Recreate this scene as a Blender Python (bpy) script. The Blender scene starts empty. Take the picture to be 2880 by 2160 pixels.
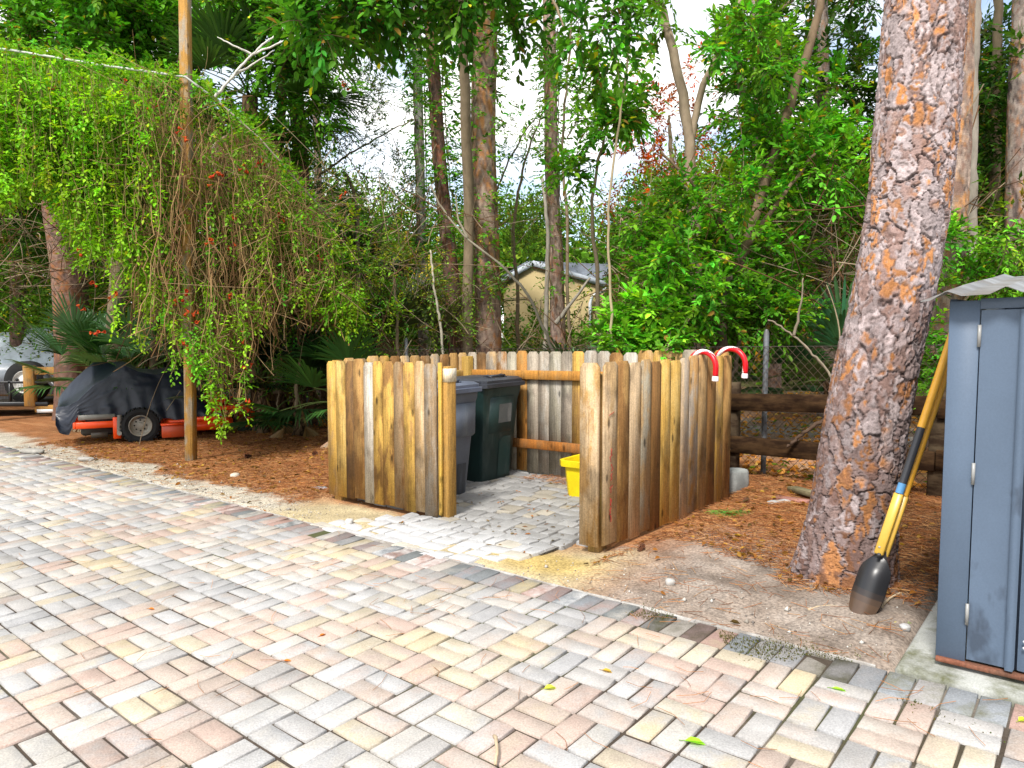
import bpy, math
import numpy as np
from math import radians, pi, cos, sin

# ------------------------------------------------------------------ camera, world, sun, exposure
S = bpy.context.scene
C = S.collection
F, PITCH, CAMH, TILT = 2017.0, 0.068, 1.38, 0.0234      # focal length in photo pixels, tilt down, eye height, slope of the yard
cam = bpy.data.objects.new("camera", bpy.data.cameras.new("camera"))
C.objects.link(cam)
cam.location = (0, 0, CAMH)
cam.rotation_euler = (pi / 2 - PITCH, 0, 0)
cam.data.sensor_width = 36
cam.data.lens = 36 * F / 2880
cam.data.clip_start = 0.05
cam.data.clip_end = 600
S.camera = cam

W = bpy.data.worlds.new("World")
S.world = W
W.use_nodes = True
wn, wl = W.node_tree.nodes, W.node_tree.links
wn.clear()
SUN_EL, SUN_AZ = radians(52), radians(205)              # azimuth clockwise from +Y: behind the camera, to its left
sky = wn.new("ShaderNodeTexSky"); sky.sky_type = 'NISHITA'; sky.sun_disc = False
sky.sun_elevation = SUN_EL; sky.sun_rotation = SUN_AZ
bg1 = wn.new("ShaderNodeBackground"); bg1.inputs[1].default_value = 0.13
bg2 = wn.new("ShaderNodeBackground"); bg2.inputs[0].default_value = (1, 0.985, 0.95, 1); bg2.inputs[1].default_value = 0.92
tc = wn.new("ShaderNodeTexCoord"); mp = wn.new("ShaderNodeMapping"); mp.inputs['Scale'].default_value = (1, 1, 2.2)
nz = wn.new("ShaderNodeTexNoise"); nz.inputs['Scale'].default_value = 2.6; nz.inputs['Detail'].default_value = 5
rp = wn.new("ShaderNodeValToRGB"); rp.color_ramp.elements[0].position = 0.42; rp.color_ramp.elements[1].position = 0.57
rp.color_ramp.elements[0].color = (0.12, 0.12, 0.12, 1)
mx = wn.new("ShaderNodeMixShader"); wo = wn.new("ShaderNodeOutputWorld")
wl.new(tc.outputs['Generated'], mp.inputs[0]); wl.new(mp.outputs[0], nz.inputs['Vector']); wl.new(nz.outputs[0], rp.inputs[0])
wl.new(sky.outputs[0], bg1.inputs[0]); wl.new(rp.outputs[0], mx.inputs[0])
wl.new(bg1.outputs[0], mx.inputs[1]); wl.new(bg2.outputs[0], mx.inputs[2]); wl.new(mx.outputs[0], wo.inputs[0])

sl = bpy.data.lights.new("sun", 'SUN'); sl.energy = 2.7; sl.angle = radians(11); sl.color = (1, 0.96, 0.9)
so = bpy.data.objects.new("sun", sl); C.objects.link(so)
so.rotation_euler = (pi / 2 - SUN_EL, 0, -SUN_AZ + pi)
so.location = (-4, -8, 14)

S.view_settings.view_transform = 'Standard'; S.view_settings.look = 'None'
S.view_settings.gamma = 1; S.view_settings.exposure = 0.98
S.render.film_transparent = False
S.cycles.max_bounces = 6; S.cycles.diffuse_bounces = 3; S.cycles.transmission_bounces = 3
S.cycles.use_denoising = True

# ------------------------------------------------------------------ coordinates
D = 2880 / 2212.0                                        # the picture was measured on a 2212 px wide copy
def ray(x, y):
    x, y = x * D, y * D
    return np.array([(x - 1440) / F, cos(PITCH) + sin(PITCH) * (1080 - y) / F, -sin(PITCH) + cos(PITCH) * (1080 - y) / F])
def A(x, y, Y):                                          # picture point at distance Y -> place in the yard
    d = ray(x, y)
    return np.array([0, 0, CAMH]) + d * (Y / d[1])
def G(x, y):                                             # picture point on the ground
    d = ray(x, y)
    return np.array([0, 0, CAMH]) + d * (-CAMH / (d[2] - TILT * d[0]))
TH = -0.6916
AU = np.array([cos(TH), sin(TH), TILT * cos(TH)]); BV = np.array([-sin(TH), cos(TH), -TILT * sin(TH)]); ZZ = np.array([0, 0, 1.0])
O0 = np.array([0.144, 3.404, 0])
PS = 0.206                                               # paver block
def P(u, v, z=0.0):                                      # yard frame: u along the driveway edge, v away from it
    p = O0 + u * AU + v * BV
    return np.array([p[0], p[1], z + TILT * p[0]])
def Pn(uv, z):
    p = O0 + uv[:, :1] * AU + uv[:, 1:2] * BV
    p[:, 2] = z + TILT * p[:, 0]
    return p
def gz(p): return np.array([p[0], p[1], TILT * p[0]])
RG = np.random.default_rng(7)
def nrm(v): return v / np.maximum(np.linalg.norm(v, axis=-1, keepdims=True), 1e-9)

# ------------------------------------------------------------------ mesh builder
class MB:
    def __init__(s): s.V, s.F, s.C, s.C2, s.n = [], [], [], [], 0
    def add(s, v, f, c=(.5, .5, .5), c2=None):
        v = np.asarray(v, float).reshape(-1, 3)
        fs = f if isinstance(f, list) and len(f) and isinstance(f[0], np.ndarray) and f[0].ndim == 2 else [np.asarray(f, int)]
        s.V.append(v)
        for q in fs:
            k = len(q)
            s.F.append(q + s.n)
            cc = np.asarray(c, float); s.C.append(np.broadcast_to(cc, (k, 3)) if cc.ndim == 1 or len(cc) == k else np.repeat(cc, k // len(cc), 0))
            d = cc if c2 is None else np.asarray(c2, float)
            s.C2.append(np.broadcast_to(d, (k, 3)) if d.ndim == 1 or len(d) == k else np.repeat(d, k // len(d), 0))
        s.n += len(v)
    def build(s, name, mat, parent=None, origin=None, smooth=False, sharp=None):
        V = np.concatenate(s.V)
        if parent is not None: org = np.array(parent['_o'][:])
        elif origin is not None: org = np.array(origin, float)
        else: org = np.array([*((V.min(0) + V.max(0)) / 2)[:2], V[:, 2].min()])
        V = V - org
        tot = np.concatenate([np.full(len(f), f.shape[1]) for f in s.F])
        loops = np.concatenate([f.ravel() for f in s.F])
        me = bpy.data.meshes.new(name)
        me.vertices.add(len(V)); me.vertices.foreach_set('co', V.astype(np.float32).ravel())
        me.loops.add(len(loops)); me.loops.foreach_set('vertex_index', loops.astype(np.int32))
        me.polygons.add(len(tot))
        me.polygons.foreach_set('loop_start', np.concatenate([[0], np.cumsum(tot)[:-1]]).astype(np.int32))
        me.polygons.foreach_set('loop_total', tot.astype(np.int32))
        me.update(calc_edges=True)
        for nm, cc in (('col', s.C), ('col2', s.C2)):
            a = me.attributes.new(nm, 'FLOAT_COLOR', 'FACE')
            c = np.concatenate(cc); a.data.foreach_set('color', np.c_[c, np.ones(len(c))].astype(np.float32).ravel())
        if smooth: me.polygons.foreach_set('use_smooth', np.ones(len(tot), bool))
        if smooth and sharp: me.set_sharp_from_angle(angle=radians(sharp))
        me.validate()
        me.materials.append(mat)
        o = bpy.data.objects.new(name, me); C.objects.link(o)
        if parent is not None: o.parent = parent
        else: o.location = org
        o['_o'] = [float(t) for t in org]
        return o
    # --- shapes
    def box(s, c, X, Y, Z, c1, c2=None, ch=0.0):          # centre and three half-axis vectors
        c = np.asarray(c, float); X, Y, Z = [np.asarray(t, float) for t in (X, Y, Z)]
        if np.dot(np.cross(X, Y), Z) < 0: X = -X
        if ch <= 0:
            v = [c + i * X + j * Y + k * Z for k in (-1, 1) for j in (-1, 1) for i in (-1, 1)]
            s.add(v, [[0, 2, 3, 1], [4, 5, 7, 6], [0, 1, 5, 4], [2, 6, 7, 3], [0, 4, 6, 2], [1, 3, 7, 5]], c1, c2); return
        L = [np.linalg.norm(t) for t in (X, Y, Z)]; U = [t / l for t, l in zip((X, Y, Z), L)]
        v, ix = [], {}
        for i in (-1, 1):
            for j in (-1, 1):
                for k in (-1, 1):
                    for m in range(3):
                        w = [L[0], L[1], L[2]]
                        for q in range(3):
                            if q != m: w[q] -= ch
                        ix[i, j, k, m] = len(v); v.append(c + i * U[0] * w[0] + j * U[1] * w[1] + k * U[2] * w[2])
        q4, q3 = [], []
        sg = [(-1, -1), (1, -1), (1, 1), (-1, 1)]
        for m in range(3):
            a, b = [(1, 2), (2, 0), (0, 1)][m]
            for t in (-1, 1):
                fc = []
                for p, q in (sg if t == 1 else sg[::-1]):
                    e = [0, 0, 0]; e[m] = t; e[a] = p; e[b] = q; fc.append(ix[e[0], e[1], e[2], m])
                q4.append(fc)
        for m in range(3):
            a, b = [(1, 2), (2, 0), (0, 1)][m]
            for p in (-1, 1):
                for q in (-1, 1):
                    e0 = [0, 0, 0]; e0[m] = -1; e0[a] = p; e0[b] = q; e1 = list(e0); e1[m] = 1
                    fc = [ix[(*e0, a)], ix[(*e1, a)], ix[(*e1, b)], ix[(*e0, b)]]
                    q4.append(fc if p * q < 0 else fc[::-1])
        for i in (-1, 1):
            for j in (-1, 1):
                for k in (-1, 1):
                    f = [ix[i, j, k, 0], ix[i, j, k, 1], ix[i, j, k, 2]]
                    q3.append(f if i * j * k > 0 else f[::-1])
        s.add(v, [np.array(q4), np.array(q3)], c1, c2)
    def tube(s, pts, r, n=8, c1=(.5, .5, .5), c2=None, cap=True, wob=0, seed=0):
        pts = np.asarray(pts, float); K = len(pts); r = np.broadcast_to(np.asarray(r, float), (K,))
        T = nrm(np.gradient(pts, axis=0)); ref = np.array([1, 0, 0.]) if abs(T[0][0]) < .8 else np.array([0, 1., 0])
        N = []
        a = nrm(ref - T[0] * np.dot(ref, T[0]))
        for k in range(K):
            a = nrm(a - T[k] * np.dot(a, T[k])); N.append(a)
        N = np.array(N); B = np.cross(T, N); th = np.arange(n) * 2 * pi / n
        rr = r[:, None] * np.ones((K, n))
        if wob: rr = rr * (1 + wob * np.random.default_rng(seed).normal(size=(K, n)))
        v = pts[:, None] + rr[..., None] * (np.cos(th)[None, :, None] * N[:, None] + np.sin(th)[None, :, None] * B[:, None])
        i = np.arange(K - 1)[:, None] * n; j = np.arange(n)[None]; jn = (j + 1) % n
        f = np.stack([i + j, i + jn, i + n + jn, i + n + j], -1).reshape(-1, 4)
        fl = [f]
        if cap: fl += [np.arange(n)[::-1][None], (np.arange(n) + (K - 1) * n)[None]]
        s.add(v.reshape(-1, 3), fl, c1, c2)
    def strands(s, pts, r, c1):                           # many 3-sided thin stems; pts (N,K,3), r (N,K) or number
        N, K, _ = pts.shape
        r = np.broadcast_to(np.asarray(r, float), (N, K))
        T = nrm(np.gradient(pts, axis=1)); a = nrm(np.cross(T, np.array([.31, .52, .79]))); b = np.cross(T, a)
        v = np.stack([pts + r[..., None] * (cos(t) * a + sin(t) * b) for t in (0, 2 * pi / 3, 4 * pi / 3)], 2)
        base = (np.arange(N)[:, None, None] * K + np.arange(K - 1)[None, :, None]) * 3
        j = np.arange(3)[None, None]; jn = (j + 1) % 3
        f = np.stack([base + j, base + jn, base + 3 + jn, base + 3 + j], -1).reshape(-1, 4)
        c = np.asarray(c1, float)
        s.add(v.reshape(-1, 3), [f], c if c.ndim == 1 else np.repeat(c, (K - 1) * 3, 0))
    def lathe(s, prof, c, ax, n=24, c1=(.5, .5, .5), c2=None):
        prof = np.asarray(prof, float); ax = nrm(np.asarray(ax, float)); ref = np.array([0, 0, 1.]) if abs(ax[2]) < .8 else np.array([1., 0, 0])
        X = nrm(np.cross(ref, ax)); Y = np.cross(ax, X); K = len(prof); th = np.arange(n) * 2 * pi / n
        v = np.asarray(c, float) + prof[:, 1, None, None] * ax + prof[:, 0, None, None] * (np.cos(th)[None, :, None] * X + np.sin(th)[None, :, None] * Y)
        i = np.arange(K - 1)[:, None] * n; j = np.arange(n)[None]; jn = (j + 1) % n
        s.add(v.reshape(-1, 3), [np.stack([i + j, i + jn, i + n + jn, i + n + j], -1).reshape(-1, 4)], c1, c2)
    def prism(s, o, X, Y, N, out, c1, c2=None):           # outline in axes X,Y extruded along N
        o, X, Y, N = [np.asarray(t, float) for t in (o, X, Y, N)]
        k = len(out); q = [o + x * X + y * Y for x, y in out]
        v = q + [p + N for p in q]
        i = np.arange(k); j = (i + 1) % k
        flip = np.dot(np.cross(X, Y), N) > 0
        top, bot, side = i + k, i[::-1], np.stack([i, j, j + k, i + k], -1)
        if not flip: top, bot, side = top[::-1], bot[::-1], side[:, ::-1]
        s.add(v, [top[None], bot[None], side], c1, c2)
    def leaves(s, p, d, nn, L, w, c, simple=False, fold=.18):  # p,d,nn (N,3); L,w (N,)
        N = len(p); d = nrm(d); sd = nrm(np.cross(d, nn)); up = np.cross(sd, d)
        L = np.broadcast_to(L, (N,))[:, None]; w = np.broadcast_to(w, (N,))[:, None]
        i = np.arange(N)[:, None]
        if simple:
            v = np.stack([p, p + d * L * .45 + sd * w * .5 + up * w * fold, p + d * L, p + d * L * .45 - sd * w * .5 + up * w * fold], 1)
            s.add(v.reshape(-1, 3), [i * 4 + np.arange(4)[None]], c)
        else:
            e = up * w * fold
            v = np.stack([p, p + d * L * .3 + sd * w * .46 + e, p + d * L * .68 + sd * w * .42 + e - up * L * .05, p + d * L - up * L * .12,
                          p + d * L * .68 - sd * w * .42 + e - up * L * .05, p + d * L * .3 - sd * w * .46 + e], 1)
            f = np.concatenate([i * 6 + np.array([[0, 1, 2, 3]]), i * 6 + np.array([[0, 3, 4, 5]])], 1).reshape(-1, 4)
            s.add(v.reshape(-1, 3), [f], np.repeat(np.asarray(c, float), 2, 0) if np.ndim(c) == 2 else c)

def thing(name, label, cat, loc, group=None):
    o = bpy.data.objects.new(name, None); C.objects.link(o); o.empty_display_size = .2
    o.location = loc; o['_o'] = [float(t) for t in loc]
    return tag(o, label, cat, group)
def tag(o, label, cat, group=None):
    o['label'] = label; o['category'] = cat
    if group: o['group'] = group
    return o
def struct(o, kind='structure'): o['kind'] = kind; return o

# ------------------------------------------------------------------ materials
def mat(name, rough=.7, spec=.3, namt=.2, nscale=8, stretch=(1, 1, 1), col2=0, c2scale=3, c2stretch=None, c2pos=(.42, .6), rnd=0, bump=0, bscale=40, bstretch=None,
        trans=0, metal=0, fine=0, finescale=150, bark=0, barkscale=9, coat=0, gain=None, knots=0):
    m = bpy.data.materials.new(name); m.use_nodes = True
    n, l = m.node_tree.nodes, m.node_tree.links
    n.clear()
    def nd(t, **k):
        x = n.new(t)
        for a, b in k.items():
            if a in x.inputs: x.inputs[a].default_value = b
            else: setattr(x, a, b)
        return x
    out = nd('ShaderNodeOutputMaterial'); bs = nd('ShaderNodeBsdfPrincipled')
    bs.inputs['Roughness'].default_value = rough; bs.inputs['Specular IOR Level'].default_value = spec; bs.inputs['Metallic'].default_value = metal
    bs.inputs['Coat Weight'].default_value = coat
    at = nd('ShaderNodeAttribute', attribute_name='col'); col = at.outputs['Color']
    geo = nd('ShaderNodeNewGeometry'); tcx = nd('ShaderNodeTexCoord')
    off = nd('ShaderNodeVectorMath', operation='MULTIPLY_ADD'); cmb = nd('ShaderNodeCombineXYZ')
    for q in range(3): l.new(geo.outputs['Random Per Island'], cmb.inputs[q])
    l.new(cmb.outputs[0], off.inputs[0]); off.inputs[1].default_value = (37, 91, 53); l.new(tcx.outputs['Object'], off.inputs[2])
    if gain:
        gn = nd('ShaderNodeVectorMath', operation='MULTIPLY'); l.new(col, gn.inputs[0]); gn.inputs[1].default_value = gain; col = gn.outputs[0]
    def noise(scale, st, detail=4, rg=.6):
        mpn = nd('ShaderNodeMapping'); mpn.inputs['Scale'].default_value = st; l.new(off.outputs[0], mpn.inputs[0])
        z = nd('ShaderNodeTexNoise'); z.inputs['Scale'].default_value = scale; z.inputs['Detail'].default_value = detail; z.inputs['Roughness'].default_value = rg
        l.new(mpn.outputs[0], z.inputs['Vector']); return z.outputs['Fac']
    def rng(sock, a, b, c, d):
        r = nd('ShaderNodeMapRange'); l.new(sock, r.inputs[0])
        for i, t in enumerate((a, b, c, d)): r.inputs[i + 1].default_value = t
        return r.outputs[0]
    def mulc(cs, fs):
        v = nd('ShaderNodeVectorMath', operation='SCALE'); l.new(cs, v.inputs[0]); l.new(fs, v.inputs['Scale']); return v.outputs[0]
    if col2:
        a2 = nd('ShaderNodeAttribute', attribute_name='col2')
        mm = nd('ShaderNodeMix', data_type='RGBA')
        l.new(rng(noise(c2scale, c2stretch or stretch, 5, .65), c2pos[0], c2pos[1], 0, col2), mm.inputs['Factor'])
        l.new(col, mm.inputs['A']); l.new(a2.outputs['Color'], mm.inputs['B']); col = mm.outputs['Result']
    if namt: col = mulc(col, rng(noise(nscale, stretch), .25, .75, 1 - namt, 1 + namt))
    if knots:
        kv = nd('ShaderNodeTexVoronoi', feature='F1'); km = nd('ShaderNodeMapping'); km.inputs['Scale'].default_value = (1, 1, .45); l.new(off.outputs[0], km.inputs[0]); kv.inputs['Scale'].default_value = 8; l.new(km.outputs[0], kv.inputs['Vector'])
        col = mulc(col, rng(kv.outputs['Distance'], .07, .15, .32, 1))
        kb = noise(1.6, (2.5, 2.5, 1.6), 3); col = mulc(col, rng(kb, .56, .68, 1, .55))
    if fine: col = mulc(col, rng(noise(finescale, (1, 1, 1), 2), .3, .7, 1 - fine, 1 + fine))
    if rnd: col = mulc(col, rng(geo.outputs['Random Per Island'], 0, 1, 1 - rnd, 1 + rnd))
    hgt = None
    if bark:
        vm = nd('ShaderNodeMapping'); vm.inputs['Scale'].default_value = (1, 1, .38)
        wob = nd('ShaderNodeVectorMath', operation='MULTIPLY_ADD'); wz = nd('ShaderNodeTexNoise'); wz.inputs['Scale'].default_value = 6
        l.new(tcx.outputs['Object'], wz.inputs['Vector']); l.new(wz.outputs['Color'], wob.inputs[0]); wob.inputs[1].default_value = (.12, .12, .12); l.new(tcx.outputs['Object'], wob.inputs[2])
        l.new(wob.outputs[0], vm.inputs[0])
        ve = nd('ShaderNodeTexVoronoi', feature='DISTANCE_TO_EDGE'); ve.inputs['Scale'].default_value = barkscale; l.new(vm.outputs[0], ve.inputs['Vector'])
        vc = nd('ShaderNodeTexVoronoi', feature='F1'); vc.inputs['Scale'].default_value = barkscale; l.new(vm.outputs[0], vc.inputs['Vector'])
        a2 = nd('ShaderNodeAttribute', attribute_name='col2'); mm = nd('ShaderNodeMix', data_type='RGBA')
        sp = nd('ShaderNodeSeparateColor'); l.new(vc.outputs['Color'], sp.inputs[0])
        l.new(rng(sp.outputs[0], .45, .9, 0, 1), mm.inputs['Factor']); l.new(col, mm.inputs['A']); l.new(a2.outputs['Color'], mm.inputs['B'])
        col = mulc(mm.outputs['Result'], rng(ve.outputs[0], 0, .09, .28, 1)); hgt = rng(ve.outputs[0], 0, .14, 0, 1)
    l.new(col, bs.inputs['Base Color'])
    if bump:
        bp = nd('ShaderNodeBump'); bp.inputs['Strength'].default_value = bump; bp.inputs['Distance'].default_value = .02 if bark else .006
        l.new(hgt if hgt is not None else noise(bscale, bstretch or stretch, 5), bp.inputs['Height']); l.new(bp.outputs[0], bs.inputs['Normal'])
    if trans:
        tr = nd('ShaderNodeBsdfTranslucent'); ms = nd('ShaderNodeMixShader'); ms.inputs[0].default_value = trans
        g = nd('ShaderNodeVectorMath', operation='MULTIPLY'); g.inputs[1].default_value = (1.25, 1.25, .6); l.new(col, g.inputs[0]); l.new(g.outputs[0], tr.inputs[0])
        l.new(bs.outputs[0], ms.inputs[1]); l.new(tr.outputs[0], ms.inputs[2]); l.new(ms.outputs[0], out.inputs[0])
    else: l.new(bs.outputs[0], out.inputs[0])
    return m

m_paver = mat('paver', .85, .15, .16, 7, col2=.85, c2scale=6, c2pos=(.42, .68), bump=.5, bscale=140, fine=.18, finescale=150)
m_cobble = mat('cobble', .8, .2, .14, 9, col2=.6, c2scale=4, bump=.5, bscale=90, fine=.14, finescale=120)
m_ground = mat('earth', .95, .1, .3, 6, bump=.9, bscale=55, fine=.4, finescale=70)
m_wood = mat('weathered board', .8, .2, .36, 6, (13, 13, .7), col2=.92, c2scale=2.2, c2stretch=(3.2, 3.2, 1.3), c2pos=(.46, .58), knots=1, bump=.12, bscale=9, bstretch=(16, 16, .5), fine=.2, finescale=90)
m_rail = mat('dark rail', .95, .05, .4, 6, (1, 1, 1), col2=.9, c2scale=4, c2stretch=(1, 1, 4), bump=.6, bscale=20)
m_bark = mat('bark', .9, .1, .25, 14, (1, 1, .6), bark=1, barkscale=11, bump=.8)
m_stem = mat('stem', .9, .1, .3, 14, (1, 1, .4), bump=.3, bscale=40)
m_pinebark = mat('pine bark', .9, .12, .22, 22, (1, 1, .7), bump=.7, bscale=70, fine=.22, finescale=120)
m_leaf = mat('leaf', .55, .18, .1, 30, rnd=.25, trans=.36, gain=(1.75, 1.85, .8))
m_vine = mat('vine leaf', .55, .22, .1, 30, rnd=.25, trans=.4, gain=(1.35, 1.4, .7))
m_far = mat('far leaf', .8, .05, .1, 3, rnd=.3, trans=.3, gain=(1.6, 1.65, .7))
m_palm = mat('palm frond', .4, .4, .15, 10, rnd=.18, trans=.18)
m_needle = mat('needle', .8, .2, 0, rnd=.35)
m_paint = mat('blue painted steel', .5, .4, .10, 2.5, col2=.75, c2scale=2.6, c2stretch=(1, 1, .45), c2pos=(.54, .60), bump=.06, bscale=30, fine=.05)
m_roof = mat('weathered metal roof', .5, .4, .3, 5, col2=.7, c2scale=3, metal=.25, bump=.1)
m_plas = mat('bin plastic', .5, .4, .3, 3, (1, 1, 1), col2=.7, c2scale=2.2, c2stretch=(3, 3, .6), c2pos=(.55, .72), bump=.1, bscale=40, fine=.12)
m_clean = mat('plastic', .35, .5, .05, 6)
m_glossy = mat('painted metal', .35, .5, .12, 9, col2=.5, c2scale=4, c2pos=(.58, .7))
m_cover = mat('tarp', .36, .5, .12, 3, bump=.35, bscale=14)
m_rub = mat('rubber', .85, .2, .2, 20, bump=.3)
m_plain = mat('plain', .8, .2, .2, 8, bump=.15)
m_conc = mat('concrete', .85, .2, .25, 5, col2=.92, c2scale=3.4, c2pos=(.44, .60), bump=.4, bscale=60, fine=.15)
m_stucco = mat('stucco', .9, .1, .06, 2, bump=.1)

# ------------------------------------------------------------------ noise for geometry
def vnoise(x, y, seed, sc=1.0):
    x = np.asarray(x) * sc + 1000.0; y = np.asarray(y) * sc + 1000.0
    xi, yi = np.floor(x).astype(int), np.floor(y).astype(int); fx, fy = x - xi, y - yi
    fx, fy = fx * fx * (3 - 2 * fx), fy * fy * (3 - 2 * fy)
    T = np.random.default_rng(seed).random((256, 256))
    g = lambda a, b: T[a % 256, b % 256]
    return (g(xi, yi) * (1 - fx) + g(xi + 1, yi) * fx) * (1 - fy) + (g(xi, yi + 1) * (1 - fx) + g(xi + 1, yi + 1) * fx) * fy
def fbm(x, y, seed, sc=1.0): return (vnoise(x, y, seed, sc) * 4 + vnoise(x, y, seed + 1, sc * 2.1) * 2 + vnoise(x, y, seed + 2, sc * 4.3)) / 7
def sst(x, a, b): t = np.clip((x - a) / (b - a), 0, 1); return t * t * (3 - 2 * t)
def mixc(c, w, d): w = np.asarray(w)[..., None]; return c * (1 - w) + np.asarray(d) * w

# ------------------------------------------------------------------ ground
def ground_h(u, v):
    h = .012 + .05 * (fbm(u, v, 11, 1.1) - .5) + .035 * (fbm(u, v, 15, 3.5) - .5) + .02 * (fbm(u, v, 17, 9) - .5)
    h = h * sst(v, .42, 1.0) + (1 - sst(v, .42, 1.0)) * (-.022 + .02 * fbm(u, v, 15, 3.5))
    h = np.where(v < .45, -.075, h)
    pad = sst(v, .5, 1.0) * sst(u, -3.4, -3.1) * sst(-u, .1, .5) * (1 - sst(v, 3.0, 3.3))
    h = h * (1 - pad) + (-.035) * pad
    slab = sst(u, 1.4, 1.5) * (1 - sst(v, 3.0, 3.3))
    return h * (1 - slab) - .06 * slab
def ground():
    def ax(lo, hi, f0, f1, st):
        a = np.arange(f0, f1, st)
        L = f0 - np.geomspace(st, f0 - lo, 26)[::-1]; R = f1 + np.geomspace(st, hi - f1, 26)
        return np.concatenate([L, a, R])
    us, vs = ax(-260, 260, -10.5, 2.6, .045), ax(-60, 320, .2, 5.2, .04)
    U, Vv = np.meshgrid(us, vs, indexing='ij'); u, v = U.ravel(), Vv.ravel()
    n1, n2, n3 = fbm(u, v, 21, 1.6), fbm(u, v, 31, 5), fbm(u, v, 41, 14)
    z = ground_h(u, v)
    far = sst(np.hypot(u, v), 8, 30)
    z = z * (1 - far)
    uv = np.stack([u, v], 1); p = Pn(uv, z)
    e = v + .45 * (n1 - .5) + .3 * (n2 - .5)
    needle = np.array([.25, .105, .042]); c = np.tile(needle, (len(u), 1))
    c = mixc(c, sst(n3, .45, .8) * .7, (.42, .22, .10)); c = mixc(c, sst(n2, .55, .75) * .5, (.15, .075, .035))
    sandw = (1 - sst(e, .68, 1.02)) * np.clip(1 - sst(u, -.8, -.1), 0, 1)
    c = mixc(c, sandw, (.38, .34, .27)); c = mixc(c, sandw * sst(n3, .5, .75) * .6, (.44, .41, .35))
    sandw2 = (1 - sst(e, 1.0, 1.25)) * sst(u, -3.4, -2.9) * (1 - sst(u, -.35, .25)); c = mixc(c, sandw2, (.40, .33, .20))
    yel = sst(.75 - np.hypot((u + .55) / .75, (v - .75) / .42), 0, .5); c = mixc(c, yel * .8, (.44, .315, .10))
    soil = sst(u, -.35, .35) * (1 - sst(e, 1.45, 2.2)); c = mixc(c, soil * .92, (.24, .20, .165)); c = mixc(c, soil * sst(n3, .4, .75) * .7, (.30, .26, .225)); c = mixc(c, soil * sst(n2, .52, .68) * .45, (.10, .075, .06))
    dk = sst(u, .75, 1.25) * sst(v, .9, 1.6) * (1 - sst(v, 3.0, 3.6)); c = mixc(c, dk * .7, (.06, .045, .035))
    wh = sst(.4 - np.hypot((u + .25) / .35, (v - 1.25) / .22), 0, .4); c = mixc(c, wh * sst(n3, .4, .6) * .8, (.46, .43, .39))
    bey = sst(v, 3.9, 4.6); c = mixc(c, bey * sst(n2, .52, .66) * .6, (.11, .12, .035)); c = mixc(c, bey * sst(n1, .42, .6) * .7, (.42, .25, .16)); c = mixc(c, sst(v, 6.2, 6.6) * (1 - sst(v, 7.6, 8.2)) * .8, (.34, .32, .30))
    farc = sst(v, 9, 16); c = mixc(c, farc, (.07, .085, .03))
    nu, nv = len(us), len(vs)
    i = np.arange(nu - 1)[:, None] * nv + np.arange(nv - 1)[None]
    f = np.stack([i, i + nv, i + nv + 1, i + 1], -1).reshape(-1, 4)
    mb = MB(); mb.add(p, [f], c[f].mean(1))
    o = struct(mb.build('ground', m_ground, smooth=True)); return o
ground()

# ------------------------------------------------------------------ driveway
def bricks(mb, ctr, hu, hv, ch, cols, cols2, depth, jz, jt):
    """ctr (N,2) in u,v; half sizes hu,hv (N,); chamfer; each brick a closed little block"""
    N = len(ctr); z0 = jz; tu, tv = jt
    rings = []
    sg = np.array([[-1, -1], [1, -1], [1, 1], [-1, 1]])
    for ins, dz in ((ch, 0), (0, -ch * .8), (0, -depth)):
        q = ctr[:, None] + sg[None] * np.stack([hu - ins, hv - ins], 1)[:, None]
        z = z0[:, None] + dz + (sg[None, :, 0] * tu[:, None] + sg[None, :, 1] * tv[:, None])
        rings.append(Pn(q.reshape(-1, 2), z.ravel()).reshape(N, 4, 3))
    v = np.concatenate(rings, 1)
    f = [[0, 1, 2, 3]]
    for r in (0, 4):
        for k in range(4): f.append([r + (k + 1) % 4, r + k, r + 4 + k, r + 4 + (k + 1) % 4])
    F_ = (np.arange(N)[:, None, None] * 12 + np.array(f)[None]).reshape(-1, 4)
    mb.add(v.reshape(-1, 3), [F_], np.repeat(cols, 9, 0), np.repeat(cols2, 9, 0))
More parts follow.
